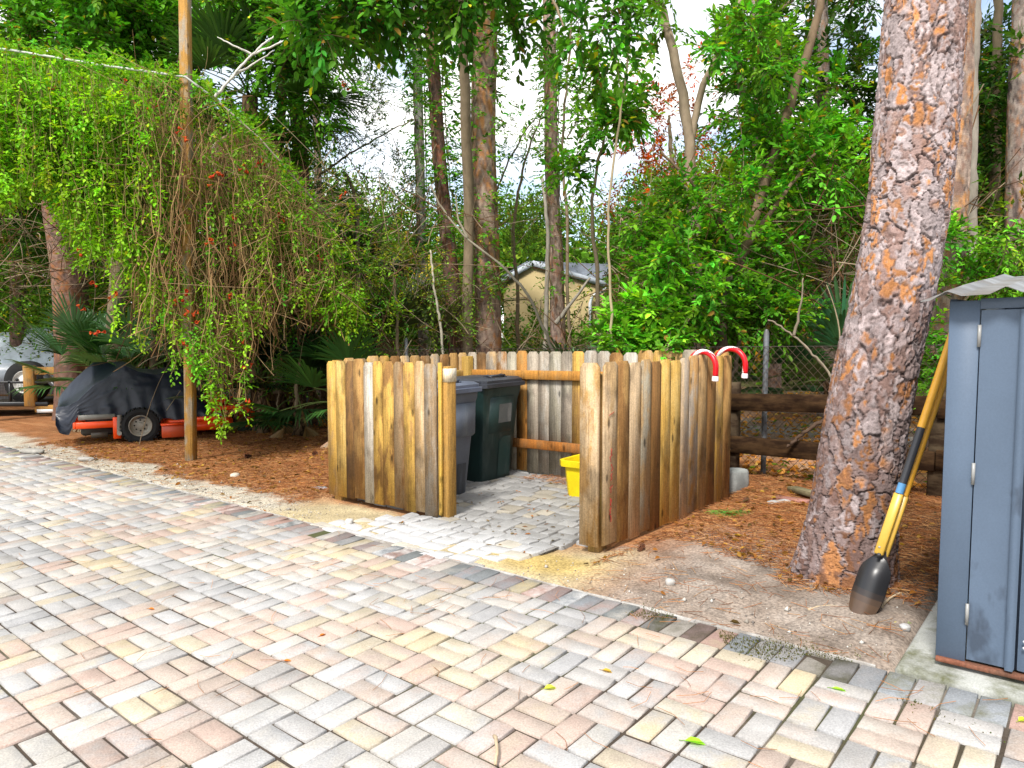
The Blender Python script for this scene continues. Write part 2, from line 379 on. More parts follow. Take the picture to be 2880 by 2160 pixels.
def driveway():
    r = np.random.default_rng(3); mb = MB()
    I, J = np.meshgrid(np.arange(-75, 24), np.arange(-1, 36), indexing='ij'); I, J = I.ravel(), J.ravel()
    par = (I + J) % 2
    cu, cv = (I + .5) * PS, -(J + .5) * PS
    ctr, hu, hv = [], [], []
    for s in (-1, 1):
        q = PS / 4 * s
        ctr.append(np.stack([np.where(par == 1, cu, cu + q), np.where(par == 1, cv + q, cv)], 1))
        hu.append(np.where(par == 1, PS / 2, PS / 4)); hv.append(np.where(par == 1, PS / 4, PS / 2))
    ctr, hu, hv = np.concatenate(ctr), np.concatenate(hu), np.concatenate(hv); N = len(ctr)
    pal = np.array([[.36, .37, .385], [.42, .355, .24], [.41, .275, .225], [.27, .285, .31], [.43, .41, .375], [.38, .29, .24], [.46, .36, .20], [.33, .325, .325]])
    pat = fbm(ctr[:, 0], ctr[:, 1], 5, 1.4)
    prob = np.stack([.9 + 0 * pat, .2 + 1.0 * sst(pat, .5, .7), .15 + 1.1 * sst(pat, .42, .6), .15 + .9 * sst(-pat, -.45, -.3), .8 + 0 * pat, .3 + .5 * sst(pat, .4, .6), .1 + .5 * sst(pat, .55, .7), .6 + 0 * pat], 1)
    prob /= prob.sum(1, keepdims=True)
    pick = lambda: (prob.cumsum(1) > r.random((N, 1))).argmax(1)
    c1, c2 = pal[pick()], pal[pick()]
    blk = np.arange(N) % (N // 2); sh = (np.random.default_rng(31).random(N // 2) < .55)[blk]; c1[sh] = c1[blk][sh]
    mean = np.array([.415, .378, .33]); c1, c2 = mean + (c1 * 1.12 - mean) * .6, mean + (c2 * 1.12 - mean) * .56
    dirt = 1 - .12 * sst(fbm(ctr[:, 0], ctr[:, 1], 55, .55), .45, .7)[:, None] - .08 * sst(fbm(ctr[:, 0], ctr[:, 1], 57, 2.5), .5, .7)[:, None]; c1, c2 = c1 * dirt, c2 * dirt
    c1 = c1 * (1 + r.normal(0, .06, (N, 1))); c2 = c2 * (1 + r.normal(0, .05, (N, 1)))
    g = .0044 + r.random(N) * .0040
    bricks(mb, ctr + r.normal(0, .0012, (N, 2)), hu - g, hv - g, .0045, c1, c2, .05, r.normal(0, .0016, N) + .014 * (fbm(ctr[:, 0], ctr[:, 1], 77, .9) - .5), (r.normal(0, .0009, N), r.normal(0, .0009, N)))
    # soldier course along the edge
    k = np.arange(-150, 34); ct = np.stack([(k + .5) * PS / 2, np.full(len(k), 1.5 * PS)], 1); n = len(k)
    ct[:, 1] += .02 * (vnoise(ct[:, 0], 0 * ct[:, 0], 9, .7) - .5)
    bp = np.array([[.19, .20, .21], [.21, .155, .14], [.30, .20, .17], [.15, .16, .16], [.33, .28, .18], [.25, .24, .235], [.36, .33, .29]])
    b1 = bp[r.integers(0, 7, n)]; b2 = bp[r.integers(0, 7, n)]
    white = r.random(n) < .18; b2[white] = (.58, .57, .55)
    mossy = (ct[:, 0] > .4) & (ct[:, 0] < 1.35) & (r.random(n) < .6); b2[mossy] = (.045, .042, .015); b1[mossy] *= .7
    keep = ct[:, 0] < 1.47; g = np.full(n, .004)
    bricks(mb, ct[keep], (np.full(n, PS / 4) - g)[keep], (np.full(n, PS / 2) - g)[keep], .004, b1[keep], b2[keep], .05, r.normal(-.002, .003, n)[keep], (r.normal(0, .0012, n)[keep], r.normal(0, .002, n)[keep]))
    far = ~keep
    bricks(mb, ct[far], (np.full(n, PS / 4) - g)[far], (np.full(n, PS / 2) - g)[far], .004, b1[far] * 1.3, np.tile([.11, .105, .04], (far.sum(), 1)), .05, r.normal(-.002, .003, n)[far], (r.normal(0, .0012, n)[far], r.normal(0, .002, n)[far]))
    # sandy joint bed
    uu, vv = np.arange(-16, 5.4, .12), np.arange(-7.6, .40, .06)
    U, V = np.meshgrid(uu, vv, indexing='ij'); q = np.stack([U.ravel(), V.ravel()], 1)
    p = Pn(q, -.0135 + .005 * fbm(q[:, 0], q[:, 1], 3, 9) + .014 * (fbm(q[:, 0], q[:, 1], 77, .9) - .5))
    nv = len(vv); i = np.arange(len(uu) - 1)[:, None] * nv + np.arange(nv - 1)[None]
    f = np.stack([i, i + nv, i + nv + 1, i + 1], -1).reshape(-1, 4)
    moss = sst(fbm(q[:, 0], q[:, 1], 8, .8), .45, .65); c = mixc(np.tile([.065, .05, .038], (len(q), 1)), moss, (.075, .08, .035))
    c = mixc(c, sst(fbm(q[:, 0], q[:, 1], 81, 3), .58, .72) * .5, (.26, .23, .19))
    mb.add(p, [f], c[f].mean(1))
    struct(mb.build('driveway', m_paver))
    # cement haunch along the outer edge, uneven
    mb = MB(); uu = np.arange(-14, 1.42, .03); n = len(uu)
    w = .004 + .045 * np.clip(fbm(uu, uu * 0, 61, 2.2) - .38, 0, 1) * (.3 + 1.5 * vnoise(uu, uu * 0, 63, .6)); 
    prof = [(0, -.03), (.0, -.004), (.4, .002), (.8, -.006), (1, -.03)]
    R_ = [Pn(np.stack([uu, .42 + w * t + .008 * (fbm(uu, uu * 0 + t, 65, 9) - .5)], 1), z + .006 * (fbm(uu, uu * 0 + t * 3, 67, 11) - .5)) for t, z in prof]
    v = np.stack(R_, 1); i = np.arange(n - 1)[:, None] * 5 + np.arange(4)[None]
    mb.add(v.reshape(-1, 3), [np.stack([i, i + 5, i + 6, i + 1], -1).reshape(-1, 4)], (.38, .365, .34), (.20, .175, .15))
    struct(mb.build('kerb_strip', m_conc, smooth=True))
driveway()

# ------------------------------------------------------------------ cobbled pad
def pad():
    r = np.random.default_rng(12); mb = MB()
    rows = []; v = .40; k = 0
    while v < 2.9:
        h = r.uniform(.12, .15); u = -3.15 + r.uniform(0, .1)
        while u < -.42:
            w = r.choice([.10, .15, .15, .2]) * r.uniform(.95, 1.05); rows.append((u + w / 2, v + h / 2, w / 2, h / 2)); u += w
        v += h
    a = np.array(rows)
    lo = np.where(a[:, 1] < 1.05, -2.0 - .85 * np.abs(1.05 - a[:, 1]) ** .8, np.where(a[:, 1] < 1.2, -1.95, -3.2))   # splays towards the driveway
    hi = np.where(a[:, 1] < 1.2, -.62 - .30 * np.abs(1.05 - a[:, 1]), -.50)
    lo = np.where(a[:, 1] < 1.05, np.maximum(lo, -2.62), lo)
    a = a[(a[:, 0] > lo) & (a[:, 0] < hi)]; n = len(a)
    out = []
    base = np.array([.30, .295, .285])
    for (cu, cv, hu, hv) in a:
        t = np.arange(12) * 2 * pi / 12
        ex = .24
        x = np.sign(np.cos(t)) * np.abs(np.cos(t)) ** ex * (hu - .003); y = np.sign(np.sin(t)) * np.abs(np.sin(t)) ** ex * (hv - .003)
        x = x * (1 + r.normal(0, .035, 12)); y = y * (1 + r.normal(0, .035, 12))
        sh = .03 * sin(cu * 7 + cv * 3); dz = r.normal(0, .0025); tl = r.normal(0, .003, 2)
        q = []
        for sc, z in ((.86, .003), (.95, 0), (1, -.007), (1, -.05)):
            q.append(Pn(np.stack([cu + x * sc, cv + sh + y * sc], 1), -.004 + z + dz + tl[0] * x / hu + tl[1] * y / hv))
        vv = np.concatenate(q)
        i = np.arange(12); j = (i + 1) % 12
        fs = [i[None]] + [np.stack([o + j, o + i, o + 12 + i, o + 12 + j], -1) for o in (0, 12, 24)]
        wh = sst(1.25 - cv, 0, .6)
        c = base * r.uniform(.82, 1.12) * (1 - wh) + np.array([.46, .46, .46]) * wh * r.uniform(.92, 1.05)
        if r.random() < .07: c = c * np.array([1.05, .97, .82])
        mb.add(vv, fs, c, c * .82 if wh < .5 else c * 1.08)
    uu, vv = np.linspace(-3.2, -.44, 40), np.linspace(.42, 2.9, 36)
    U, V = np.meshgrid(uu, vv, indexing='ij'); u, v = U.ravel(), V.ravel()
    L = np.where(v < 1.05, np.maximum(-2.0 - .85 * np.abs(1.05 - v) ** .8, -2.62), np.where(v < 1.2, -1.95, -3.16)); H = np.where(v < 1.2, -.60 - .30 * np.abs(1.05 - v), -.48)
    p = Pn(np.stack([u, v], 1), -.0155 + .006 * fbm(u, v, 4, 12)); nv = 36; ins = (u >= L - .02) & (u <= H + .02)
    i = np.arange(39)[:, None] * nv + np.arange(nv - 1)[None]; f = np.stack([i, i + nv, i + nv + 1, i + 1], -1).reshape(-1, 4); f = f[ins[f].all(1)]
    wj = sst(1.2 - p[f].mean(1) @ BV + O0 @ BV, 0, .5)[:, None]; mb.add(p, [f], np.array([.13, .115, .10]) * (1 - wj) + np.array([.33, .32, .30]) * wj, (.24, .22, .19))
    struct(mb.build('paved_pad', m_cobble, smooth=True, sharp=35))
pad()

# ------------------------------------------------------------------ bin enclosure of pickets
WP0 = dict(y=(.55, .36, .10), Y=(.62, .45, .17), b=(.24, .13, .05), B=(.13, .078, .04), g=(.34, .31, .285), G=(.42, .42, .42), w=(.58, .56, .54), o=(.47, .23, .06), t=(.44, .31, .17),
          l=(.52, .41, .29), s=(.31, .225, .14), v=(.37, .36, .32), k=(.23, .13, .05), d=(.40, .25, .10))
WP = {k_: tuple(np.array(v_) * .86 * np.array([1, .92, .78])) for k_, v_ in WP0.items()}
def picket(mb, o, X, N, w, t, h, c1, c2, r):
    c = .026 * r.uniform(.8, 1.2); k = .032 * r.uniform(.8, 1.2)
    sk = r.normal(0, .002)
    e_ = .0011; out = [(e_, 0), (w - e_, 0), (w - e_ + sk, h - k), (w - c + sk, h), (c + sk, h), (e_ + sk, h - k)]
    mb.prism(o, X, ZZ, N * t, out, c1, c2)
def panel(name, u0, v0, du, dv, codes, nside, parent, seed, H=1.18, z0=.015, step=0, last=None):
    r = np.random.default_rng(seed); L = math.hypot(du, dv); X = (du * AU + dv * BV) / L; N = nside[0] * AU + nside[1] * BV
    mb = MB(); n = len(codes); ws = np.array([1.0 if q.isalpha() else .3 for q, _ in codes]) * r.uniform(.9, 1.1, n); ws = ws / ws.sum() * L
    x = 0
    for i, (q, q2) in enumerate(codes):
        c1, c2 = np.array(WP[q]), np.array(WP[q2]); f = r.uniform(.88, 1.12)
        o = P(u0, v0) + X * x + N * r.uniform(-.002, .003) + ZZ * (z0 + r.normal(0, .006) + step * (i // 4 % 2))
        picket(mb, o, X, N, ws[i], .017, H + r.normal(0, .006), c1 * f, c2 * f, r); x += ws[i]
    return mb.build(name, m_wood, parent)
def enclosure():
    UL, UR, VF, VB = -3.19, -.365, 1.10, 2.86
    e = thing('bin_enclosure', 'open-fronted enclosure of mixed old and new wooden pickets round the bins', 'fence', P((UL + UR) / 2, VF))
    pr = lambda s: [(q[0], q[1]) for q in s.split()]
    panel('board_panel', UL, VF, 1.36, 0, pr('yt Yy Bk db wg yk yb sb yd tl gs'), (0, -1), e, 1)
    panel('board_panel', UL + .017, VB, 0, -(VB - VF - .02), pr('ty dk bs gt sb dt tg bk yd ty sd dt by'), (-1, 0), e, 2, H=1.19)
    panel('board_panel', UL + .02, VB, UR - UL + .055, 0, pr('gv sb gt bg vg od gv gG vG gv yd Gg gG bd Gg dt yt dt gv td dy'), (0, 1), e, 3, H=1.20)
    panel('board_panel', UR, VF + .002, .08, VB - VF + .02, pr('lt db lt tv kb yY Yy lg gd td bk yt db'), (1, 0), e, 4, step=-.02)
    panel('board_panel', UR - .155, VF + .001, .145, 0, pr('ld'), (0, -1), e, 5, H=1.17)
    ra = np.random.default_rng(5)
    def rail(u0, v0, u1, v1, z, N, c, c2):
        mb = MB(); a, b = P(u0, v0, z), P(u1, v1, z); X = (b - a) / 2
        mb.box((a + b) / 2, X, N * .019, ZZ * .044, c, c2, ch=.003); mb.build('rail', m_wood, e)
    rail(UL + .12, VB - .021, UR - .05, VB - .021, .985, BV, (.44, .20, .04), (.36, .19, .06)); rail(UL + .12, VB - .021, UR - .05, VB - .021, .30, BV, (.34, .125, .025), (.26, .12, .04))
    rail(UL + .038, VF + .1, UL + .038, VB - .1, .985, AU, (.52, .36, .10), (.45, .3, .12)); rail(UL + .038, VF + .1, UL + .038, VB - .1, .30, AU, (.46, .3, .10), (.4, .22, .08))
    rail(UR - .018, VF + .1, UR + .055, VB - .1, .985, AU, (.5, .3, .1), (.4, .25, .1)); rail(UR - .018, VF + .1, UR + .055, VB - .1, .30, AU, (.5, .3, .1), (.4, .25, .1))
    rail(UL + .1, VF + .021, UL + 1.36 - .12, VF + .021, .985, BV, (.5, .34, .1), (.4, .25, .1)); rail(UL + .1, VF + .021, UL + 1.36 - .12, VF + .021, .30, BV, (.5, .34, .1), (.4, .25, .1))
    def post(u, v, h, c, c2):
        mb = MB(); mb.box(P(u, v, h / 2 - .02), AU * .045, BV * .045, ZZ * (h / 2 + .02), c, c2, ch=.004); return mb.build('post', m_wood, e)
    post(UL + .075, VB - .06, 1.17, (.40, .25, .05), (.32, .2, .05)); post(UL + .075, VF + .065, 1.12, (.5, .34, .1), (.4, .25, .1))
    post(UR - .065, VB - .06, 1.15, (.40, .25, .05), (.32, .2, .05)); post(UR - .07, VF + .07, 1.12, (.5, .34, .1), (.4, .25, .1))
    p = post(UL + 1.36 + .034, VF + .075, 1.155, (.36, .20, .05), (.24, .15, .05))
    mb = MB(); q = P(UL + 1.36 + .034, VF + .075, 1.088)
    mb.box(q + AU * .0005, AU * .0472, BV * .0472, ZZ * .0515, (.70, .64, .52), (.60, .48, .30)); mb.build('paint_patch', m_wood, p)
    mb = MB(); mb.box(P(UL + 1.36 + .016, VF + .012, .60), AU * .016, BV * .010, ZZ * .585, (.52, .32, .06), (.44, .28, .07), ch=.002); mb.build('batten', m_wood, e)
    # red marker scrawl down the front end board of the side panel
    r = np.random.default_rng(9)
    X = (.08 * AU + (VB - VF) * BV) / math.hypot(.08, VB - VF)
    o = P(UR, VF) + AU * .0235
    for z in (.86, .60, .56, .50, .44, .36, .28, .27, .22, .17):
        k = [o + X * (.075 + r.normal(0, .008)) + ZZ * (z + t) for t in (0, .014, .03, .045)]
        if z > .8: k = [o + X * t + ZZ * (.86 + .006 * q) for q, t in enumerate((.045, .065, .085, .105))]
        mb = MB(); mb.tube(k, .0022, 4, (.42, .04, .035)); mb.build('red_mark', m_plain, e)
enclosure()

def wheelie_bin(name, label, u, v, c, c2, lidc, patch, group):
    """u,v: corner of the base nearest the enclosure mouth; front faces +u, width runs along v"""
    t = thing(name, label, 'bin', P(u - .28, v + .2, -.03), group)
    B0 = P(u, v, -.03)
    def pt(a, b, z): return B0 - AU * a + BV * b + ZZ * z        # a depth behind the front face, b across
    Hh, r = .935, np.random.default_rng(1)
    mb = MB(); rows = []
    prof = [(0, 0), (.02, .0), (.30, 0), (.31, 0), (.60, 0), (.80, 0), (.87, 0), (Hh, 0)]
    for z, _ in prof:
        k = z / Hh; f = -.075 * k; w0, w1 = -.06 * k, .43 + .065 * k; bk = .48 + .03 * k     # front leans out upwards, sides flare
        if z > .85: f -= .012; w0 -= .012; w1 += .012
        c_ = .05
        out = [(f, w0 + c_), (f, w1 - c_), (f + .02, w1 - .015), (f + c_, w1), (bk - c_, w1), (bk, w1 - c_), (bk, w0 + c_), (bk - c_, w0), (f + c_, w0), (f + .02, w0 + .015)]
        rows.append([pt(a, b, z) for a, b in out])
    v_ = np.array(rows); n = v_.shape[1]; K = len(rows); i = np.arange(K - 1)[:, None] * n; j = np.arange(n)[None]; jn = (j + 1) % n
    mb.add(v_.reshape(-1, 3), [np.stack([i + jn, i + j, i + n + j, i + n + jn], -1).reshape(-1, 4), np.arange(n)[None]], c, c2)
    mb.build('body', m_plas, t, smooth=True, sharp=30)
    # raised shoulder panels and flat grip patch on the front
    fr = lambda z, o=.0: -.075 * z / Hh - o
    def slab(zs, b0, b1, o0, o1, nm, cc, cc2):
        m = MB(); z0, z1 = zs
        q = [pt(fr(z, o), b, z) for z, o in ((z0, o0), (z1, o1)) for b in (b0, b1)] + [pt(fr(z, -.01), b, z) for z in (z0 - .03, z1) for b in (b0 - .02, b1 + .02)]
        m.add(q, [np.array([[0, 1, 3, 2], [4, 5, 1, 0], [2, 3, 7, 6], [0, 2, 6, 4], [1, 5, 7, 3]])], cc, cc2); return m.build(nm, m_plas, t)
    if patch:
        slab((.50, .83), .05, .37, .012, .014, 'front_panel', c, c2)
        m = MB(); z0, z1 = .58, .76
        m.add([pt(fr(z, .0155), b, z) for z in (z0, z1) for b in (.16, .345)], [[0, 1, 3, 2]], (.11, .12, .12), (.30, .30, .30)); m.build('label_panel', m_plas, t)
        m = MB(); q = []
        for z, b0, b1 in ((.06, .20, .37), (.40, .20, .37), (.44, .26, .37)): q += [pt(fr(z, .0055), b0, z), pt(fr(z, .0055), b1, z)]
        m.add(q, [[0, 1, 3, 2], [2, 3, 5, 4]], tuple(np.array(c) * 1.5), c2); m.build('grip_patch', m_plas, t)
    else:
        slab((.56, .83), .17, .44, .035, .02, 'front_panel', c, c2)
        m = MB(); m.add([pt(fr(z, .004), b, z) for z in (.02, .30) for b in (.27, .38)], [[0, 1, 3, 2]], tuple(np.array(c) * .4), c); m.build('grip_patch', m_plas, t)  # grip hollow drawn flat, its shade put into the darker body colour
        m = MB(); m.add([pt(fr(z, .021), b, z) for z in (.765, .795) for b in (.22, .36)], [[0, 1, 3, 2]], (.45, .46, .48)); lb = m.build('number_plate', m_plas, t)
        m = MB()
        for k in range(7): m.add([pt(fr(z, .022), .23 + k * .018 + d, z) for z in (.771, .789) for d in (0, .009)], [[0, 1, 3, 2]], (.08, .085, .1))
        m.build('lettering', m_plas, lb)
    # rim and lid
    m = MB()
    def loop(f, b, w0, w1, z, c_=.04):
        z = z + .075
        return [pt(a, q, z) for a, q in ((f, w0 + c_), (f, w1 - c_), (f + c_, w1), (b - c_, w1), (b, w1 - c_), (b, w0 + c_), (b - c_, w0), (f + c_, w0))]
    lf, lb_, l0, l1 = -.115, .54, -.095, .535
    rows = [loop(lf + .02, lb_, l0 + .02, l1 - .02, .845), loop(lf, lb_, l0, l1, .85), loop(lf, lb_, l0, l1, .885), loop(lf + .02, lb_, l0 + .02, l1 - .02, .89), loop(lf + .02, lb_, l0 + .02, l1 - .02, .915),
            loop(lf + .05, lb_ - .03, l0 + .05, l1 - .05, .935), loop(lf + .07, lb_ - .05, l0 + .07, l1 - .07, .935), loop(lf + .09, lb_ - .06, l0 + .09, l1 - .09, .925), loop(lf + .16, lb_ - .12, l0 + .16, l1 - .16, .945)]
    v_ = np.array(rows); n = 8; K = len(rows); i = np.arange(K - 1)[:, None] * n; j = np.arange(n)[None]; jn = (j + 1) % n
    m.add(v_.reshape(-1, 3), [np.stack([i + jn, i + j, i + n + j, i + n + jn], -1).reshape(-1, 4), (np.arange(n) + (K - 1) * n)[::-1][None], np.arange(n)[None]], lidc, tuple(np.array(lidc) * 1.9))
    ld = m.build('lid', m_plas, t, smooth=True, sharp=25)
    m = MB()
    for b in (.12, .32): m.tube([pt(-.02 + q * .03, b, 1.01 + .02 * sin(q * pi / 4)) for q in range(5)], .012, 6, lidc)
    m.tube([pt(.0, .12, 1.027), pt(.0, .32, 1.027)], .013, 6, lidc); m.build('lid_handle', m_plas, ld)
    m = MB(); m.tube([pt(.57, .0, .93), pt(.57, .44, .93)], .016, 8, lidc); m.build('rear_handle', m_plas, t)
    for b in (-.045, .475):
        m = MB(); m.lathe([(.0, -.02), (.03, -.025), (.09, -.02), (.105, -.012), (.105, .012), (.09, .02), (.03, .025), (0, .02)], pt(.47, b, .105), BV, 20, (.02, .02, .02)); m.build('wheel', m_rub, t)
wheelie_bin('wheelie_bin', 'dark green wheelie bin with scuffed pale label panel in the back corner of the enclosure', -2.42, 2.26, (.010, .028, .026), (.05, .07, .068), (.03, .033, .042), True, 'wheelie bins in the enclosure')
wheelie_bin('wheelie_bin', 'blue-grey wheelie bin behind the left picket panel, nearest the enclosure mouth', -2.27, 1.47, (.085, .10, .13), (.15, .165, .19), (.085, .10, .14), False, 'wheelie bins in the enclosure')

def tub():
    o = P(-1.22, 2.43, -.02); mb = MB(); rows = []
    for k, z in ((0, 0), (.02, .015), (.045, .27), (.075, .275), (.078, .325), (.066, .33), (.05, .325), (.03, .28), (.0, .03)):
        hx, hy = .235 + k * .9, .15 + k * .9; c = .05
        rows.append([o + AU * a + BV * b + ZZ * z for a, b in ((hx, -hy + c), (hx, hy - c), (hx - c, hy), (-hx + c, hy), (-hx, hy - c), (-hx, -hy + c), (-hx + c, -hy), (hx - c, -hy))])
    v = np.array(rows); K = len(rows); n = 8; i = np.arange(K - 1)[:, None] * n; j = np.arange(n)[None]; jn = (j + 1) % n
    mb.add(v.reshape(-1, 3), [np.stack([i + j, i + jn, i + n + jn, i + n + j], -1).reshape(-1, 4), np.arange(n)[::-1][None], (np.arange(n) + (K - 1) * n)[None]], (.66, .50, .004), (.40, .32, .05))
    t = mb.build('recycling_tub', m_plas, smooth=True, sharp=30); tag(t, 'bright yellow open plastic tub on the cobbles inside the enclosure', 'tub')
tub()

def candy(u, v, ang, lean, label, hook):
    base = P(u, v, -.02); t = thing('candy_cane', label, 'decoration', base, 'candy cane decorations hooked over the pickets')
    d = cos(ang) * AU + sin(ang) * BV; up = nrm(ZZ + lean * d); R_ = hook
    top = 1.12
    pts = [base + up * z for z in np.linspace(0, top, 34)]
    c = base + up * top + d * R_
    pts += [c - d * R_ * cos(q) + up * R_ * .95 * sin(q) for q in np.linspace(.06, pi, 26)]
    e = pts[-1]; pts += [e - up * .02 * k for k in range(1, 4)]
    pts = np.array(pts); mb = MB(); n = 20; r = .021; K = len(pts)
    mb.tube(pts, r, n, cap=True)
    s_ = np.concatenate([[0], np.cumsum(np.linalg.norm(np.diff(pts, axis=0), axis=1))])[:-1]
    ph = (np.arange(n)[None] / n + s_[:, None] / .36) % 1
    red = (ph > .24)
    cc = np.where(red.reshape(-1, 1), (.62, .004, .012), (.85, .80, .78))
    mb.C[0] = cc; mb.C2[0] = cc
    mb.build('cane', m_clean, t, smooth=True)
    m = MB(); q = pts[-1]; m.tube([q + up * .004, q - up * .004, q - up * .032, q - up * .035], [r * 1.0, r * 1.15, r * 1.2, r * 1.0], 16, (.80, .72, .74)); m.build('end_cap', m_clean, t, smooth=True, sharp=40)
candy(-.47, 2.42, -.25, .05, 'red and white candy cane hooked over the pickets, nearer the driveway and lower', .130)
candy(-.43, 2.78, -.15, .05, 'red and white candy cane over the back corner of the pickets, farther and higher', .142)

# ------------------------------------------------------------------ tall timber post
def tall_post():
    b = G(413, 999); X = nrm(AU * .35 + np.array([.8, .1, 0])); X[2] = 0; X = nrm(X); Y = np.cross(ZZ, X)
    t = thing('timber_post', 'tall square weathered timber post carrying the trumpet vine beside the mower', 'post', b)
    mb = MB(); lean = np.array([.017, 0, 0])
    mb.box(b + ZZ * 2.8 + lean * 2.8, X * .05, Y * .05, (ZZ + lean) * 2.85, (.33, .175, .04), (.27, .23, .17), ch=.005); mb.build('shaft', m_wood, t)
    mb = MB(); q = b + (ZZ + lean) * 3.6 - X * .052; mb.tube([q, q + (ZZ + lean) * .6, q + (ZZ + lean) * 1.3], .012, 6, (.55, .55, .50)); mb.build('conduit', m_plain, t)
tall_post()

# ------------------------------------------------------------------ shed, slab and digger
SU, SV = 1.578, .575
def shed():
    mb = MB(); r = np.random.default_rng(2)
    mb.box(P(SU + 1.3, SV + .872, -.055), AU * 1.42, BV * 1.02, ZZ * .066, (.34, .345, .32), (.085, .088, .03), ch=.012)
    struct(mb.build('concrete_slab', m_conc)); 
    t = thing('garden_shed', 'blue-grey metal garden shed with a corrugated roof on a concrete slab', 'shed', P(SU + .75, SV + .6, .03))
    zb, Hh, Wd, Dp = .045, 1.435, 1.5, 1.75
    BL, B2 = (.088, .125, .182), (.034, .046, .068)
    mb = MB()
    mb.box(P(SU + .011, SV + Dp / 2, zb + Hh / 2), AU * .011, BV * Dp / 2, ZZ * Hh / 2, BL, B2)
    mb.box(P(SU + Wd, SV + Dp / 2, zb + Hh / 2), AU * .011, BV * Dp / 2, ZZ * Hh / 2, BL, B2)
    mb.box(P(SU + Wd / 2, SV + Dp, zb + Hh / 2), AU * (Wd / 2 - .012), BV * .011, ZZ * Hh / 2, BL, B2)
    mb.build('wall', m_paint, t)
    mb = MB(); fw = .102
    mb.box(P(SU + fw / 2 + .001, SV - .008, zb + Hh / 2 - .004), AU * fw / 2, BV * .007, ZZ * (Hh / 2 - .004), BL, B2, ch=.002)
    mb.box(P(SU + Wd - fw / 2, SV - .008, zb + Hh / 2 - .004), AU * fw / 2, BV * .007, ZZ * (Hh / 2 - .004), BL, B2, ch=.002)
    mb.box(P(SU + Wd / 2, SV - .008, zb + Hh - .022), AU * (Wd / 2 - fw - .001), BV * .008, ZZ * .02, BL, B2, ch=.002); mb.build('frame', m_paint, t)
    # door, ribbed sheet
    mb = MB(); u0, u1, z0, z1 = SU + fw + .005, SU + Wd - fw - .005, zb + .012, zb + Hh - .047
    us, ds = [u0], [0]
    x = u0 + .112
    while x < u1 - .1:
        us += [x, x + .012, x + .016, x + .040, x + .044, x + .058]; ds += [0, .0, .026, .026, -.012, 0]; x += .20
    us.append(u1); ds.append(0)
    q = [P(u, SV - .012 - d, z) for z in (z0, z1) for u, d in zip(us, ds)]; n = len(us); i = np.arange(n - 1)
    mb.add(q, [np.stack([i, i + 1, i + 1 + n, i + n], -1)], BL, B2)
    mb.box(P((u0 + u1) / 2, SV - .003, (z0 + z1) / 2), AU * (u1 - u0) / 2, BV * .004, ZZ * (z1 - z0) / 2, B2)
    dr = mb.build('door', m_paint, t)
    for z in (.24, .80, 1.335):
        m = MB(); m.tube([P(SU + fw + .002, SV - .019, z - .042), P(SU + fw + .002, SV - .019, z + .042)], .0065, 8, (.27, .27, .26)); m.build('hinge', m_glossy, dr)
    for z in (.155, .18, 1.36): m = MB(); m.lathe([(0, .004), (.005, .003), (.006, 0)], P(SU + fw + .19, SV - .028, z), -BV, 8, (.5, .52, .55)); m.build('rivet', m_glossy, dr)
    m = MB(); m.box(P(SU + Wd / 2 + .003, SV - .012, .0375), AU * (Wd / 2 - .001), BV * .022, ZZ * .0085, (.22, .085, .05), (.14, .07, .045), ch=.002); m.build('sill', m_wood, t)
    # roof: wavy sheet rising to the back
    uu = np.arange(SU - .085, SU + Wd + .1, .008); vs = np.linspace(SV - .10, SV + Dp + .06, 5)
    th = []
    for s in (0, -.0025):
        for v in vs:
            w = ((uu - SU) % .19) / .19; z = zb + Hh + .018 + .030 * np.clip(np.abs(w - .5) * 3.2 - .75, 0, 1) + .085 * (v - SV) + .004 * np.sin(uu * 7 + v * 3) - .012 * sst(SU + .05 - uu, 0, .15) + s
            th.append(Pn(np.stack([uu, np.full(len(uu), v)], 1), z))
    q = np.concatenate(th); n = len(uu); i = np.arange(4)[:, None] * n + np.arange(n - 1)[None]
    f1 = np.stack([i, i + 1, i + n + 1, i + n], -1).reshape(-1, 4); f2 = f1[:, ::-1] + 5 * n
    k = np.arange(n - 1); fe = np.stack([k, k + 5 * n, k + 1 + 5 * n, k + 1], -1)
    l = np.arange(4) * n; fl = np.stack([l, l + n, l + n + 5 * n, l + 5 * n], -1)
    m = MB(); m.add(q, [np.concatenate([f1, f2, fe, fl])], (.27, .275, .275), (.14, .12, .10)); m.build('roof', m_roof, t, smooth=True, sharp=40)
shed()

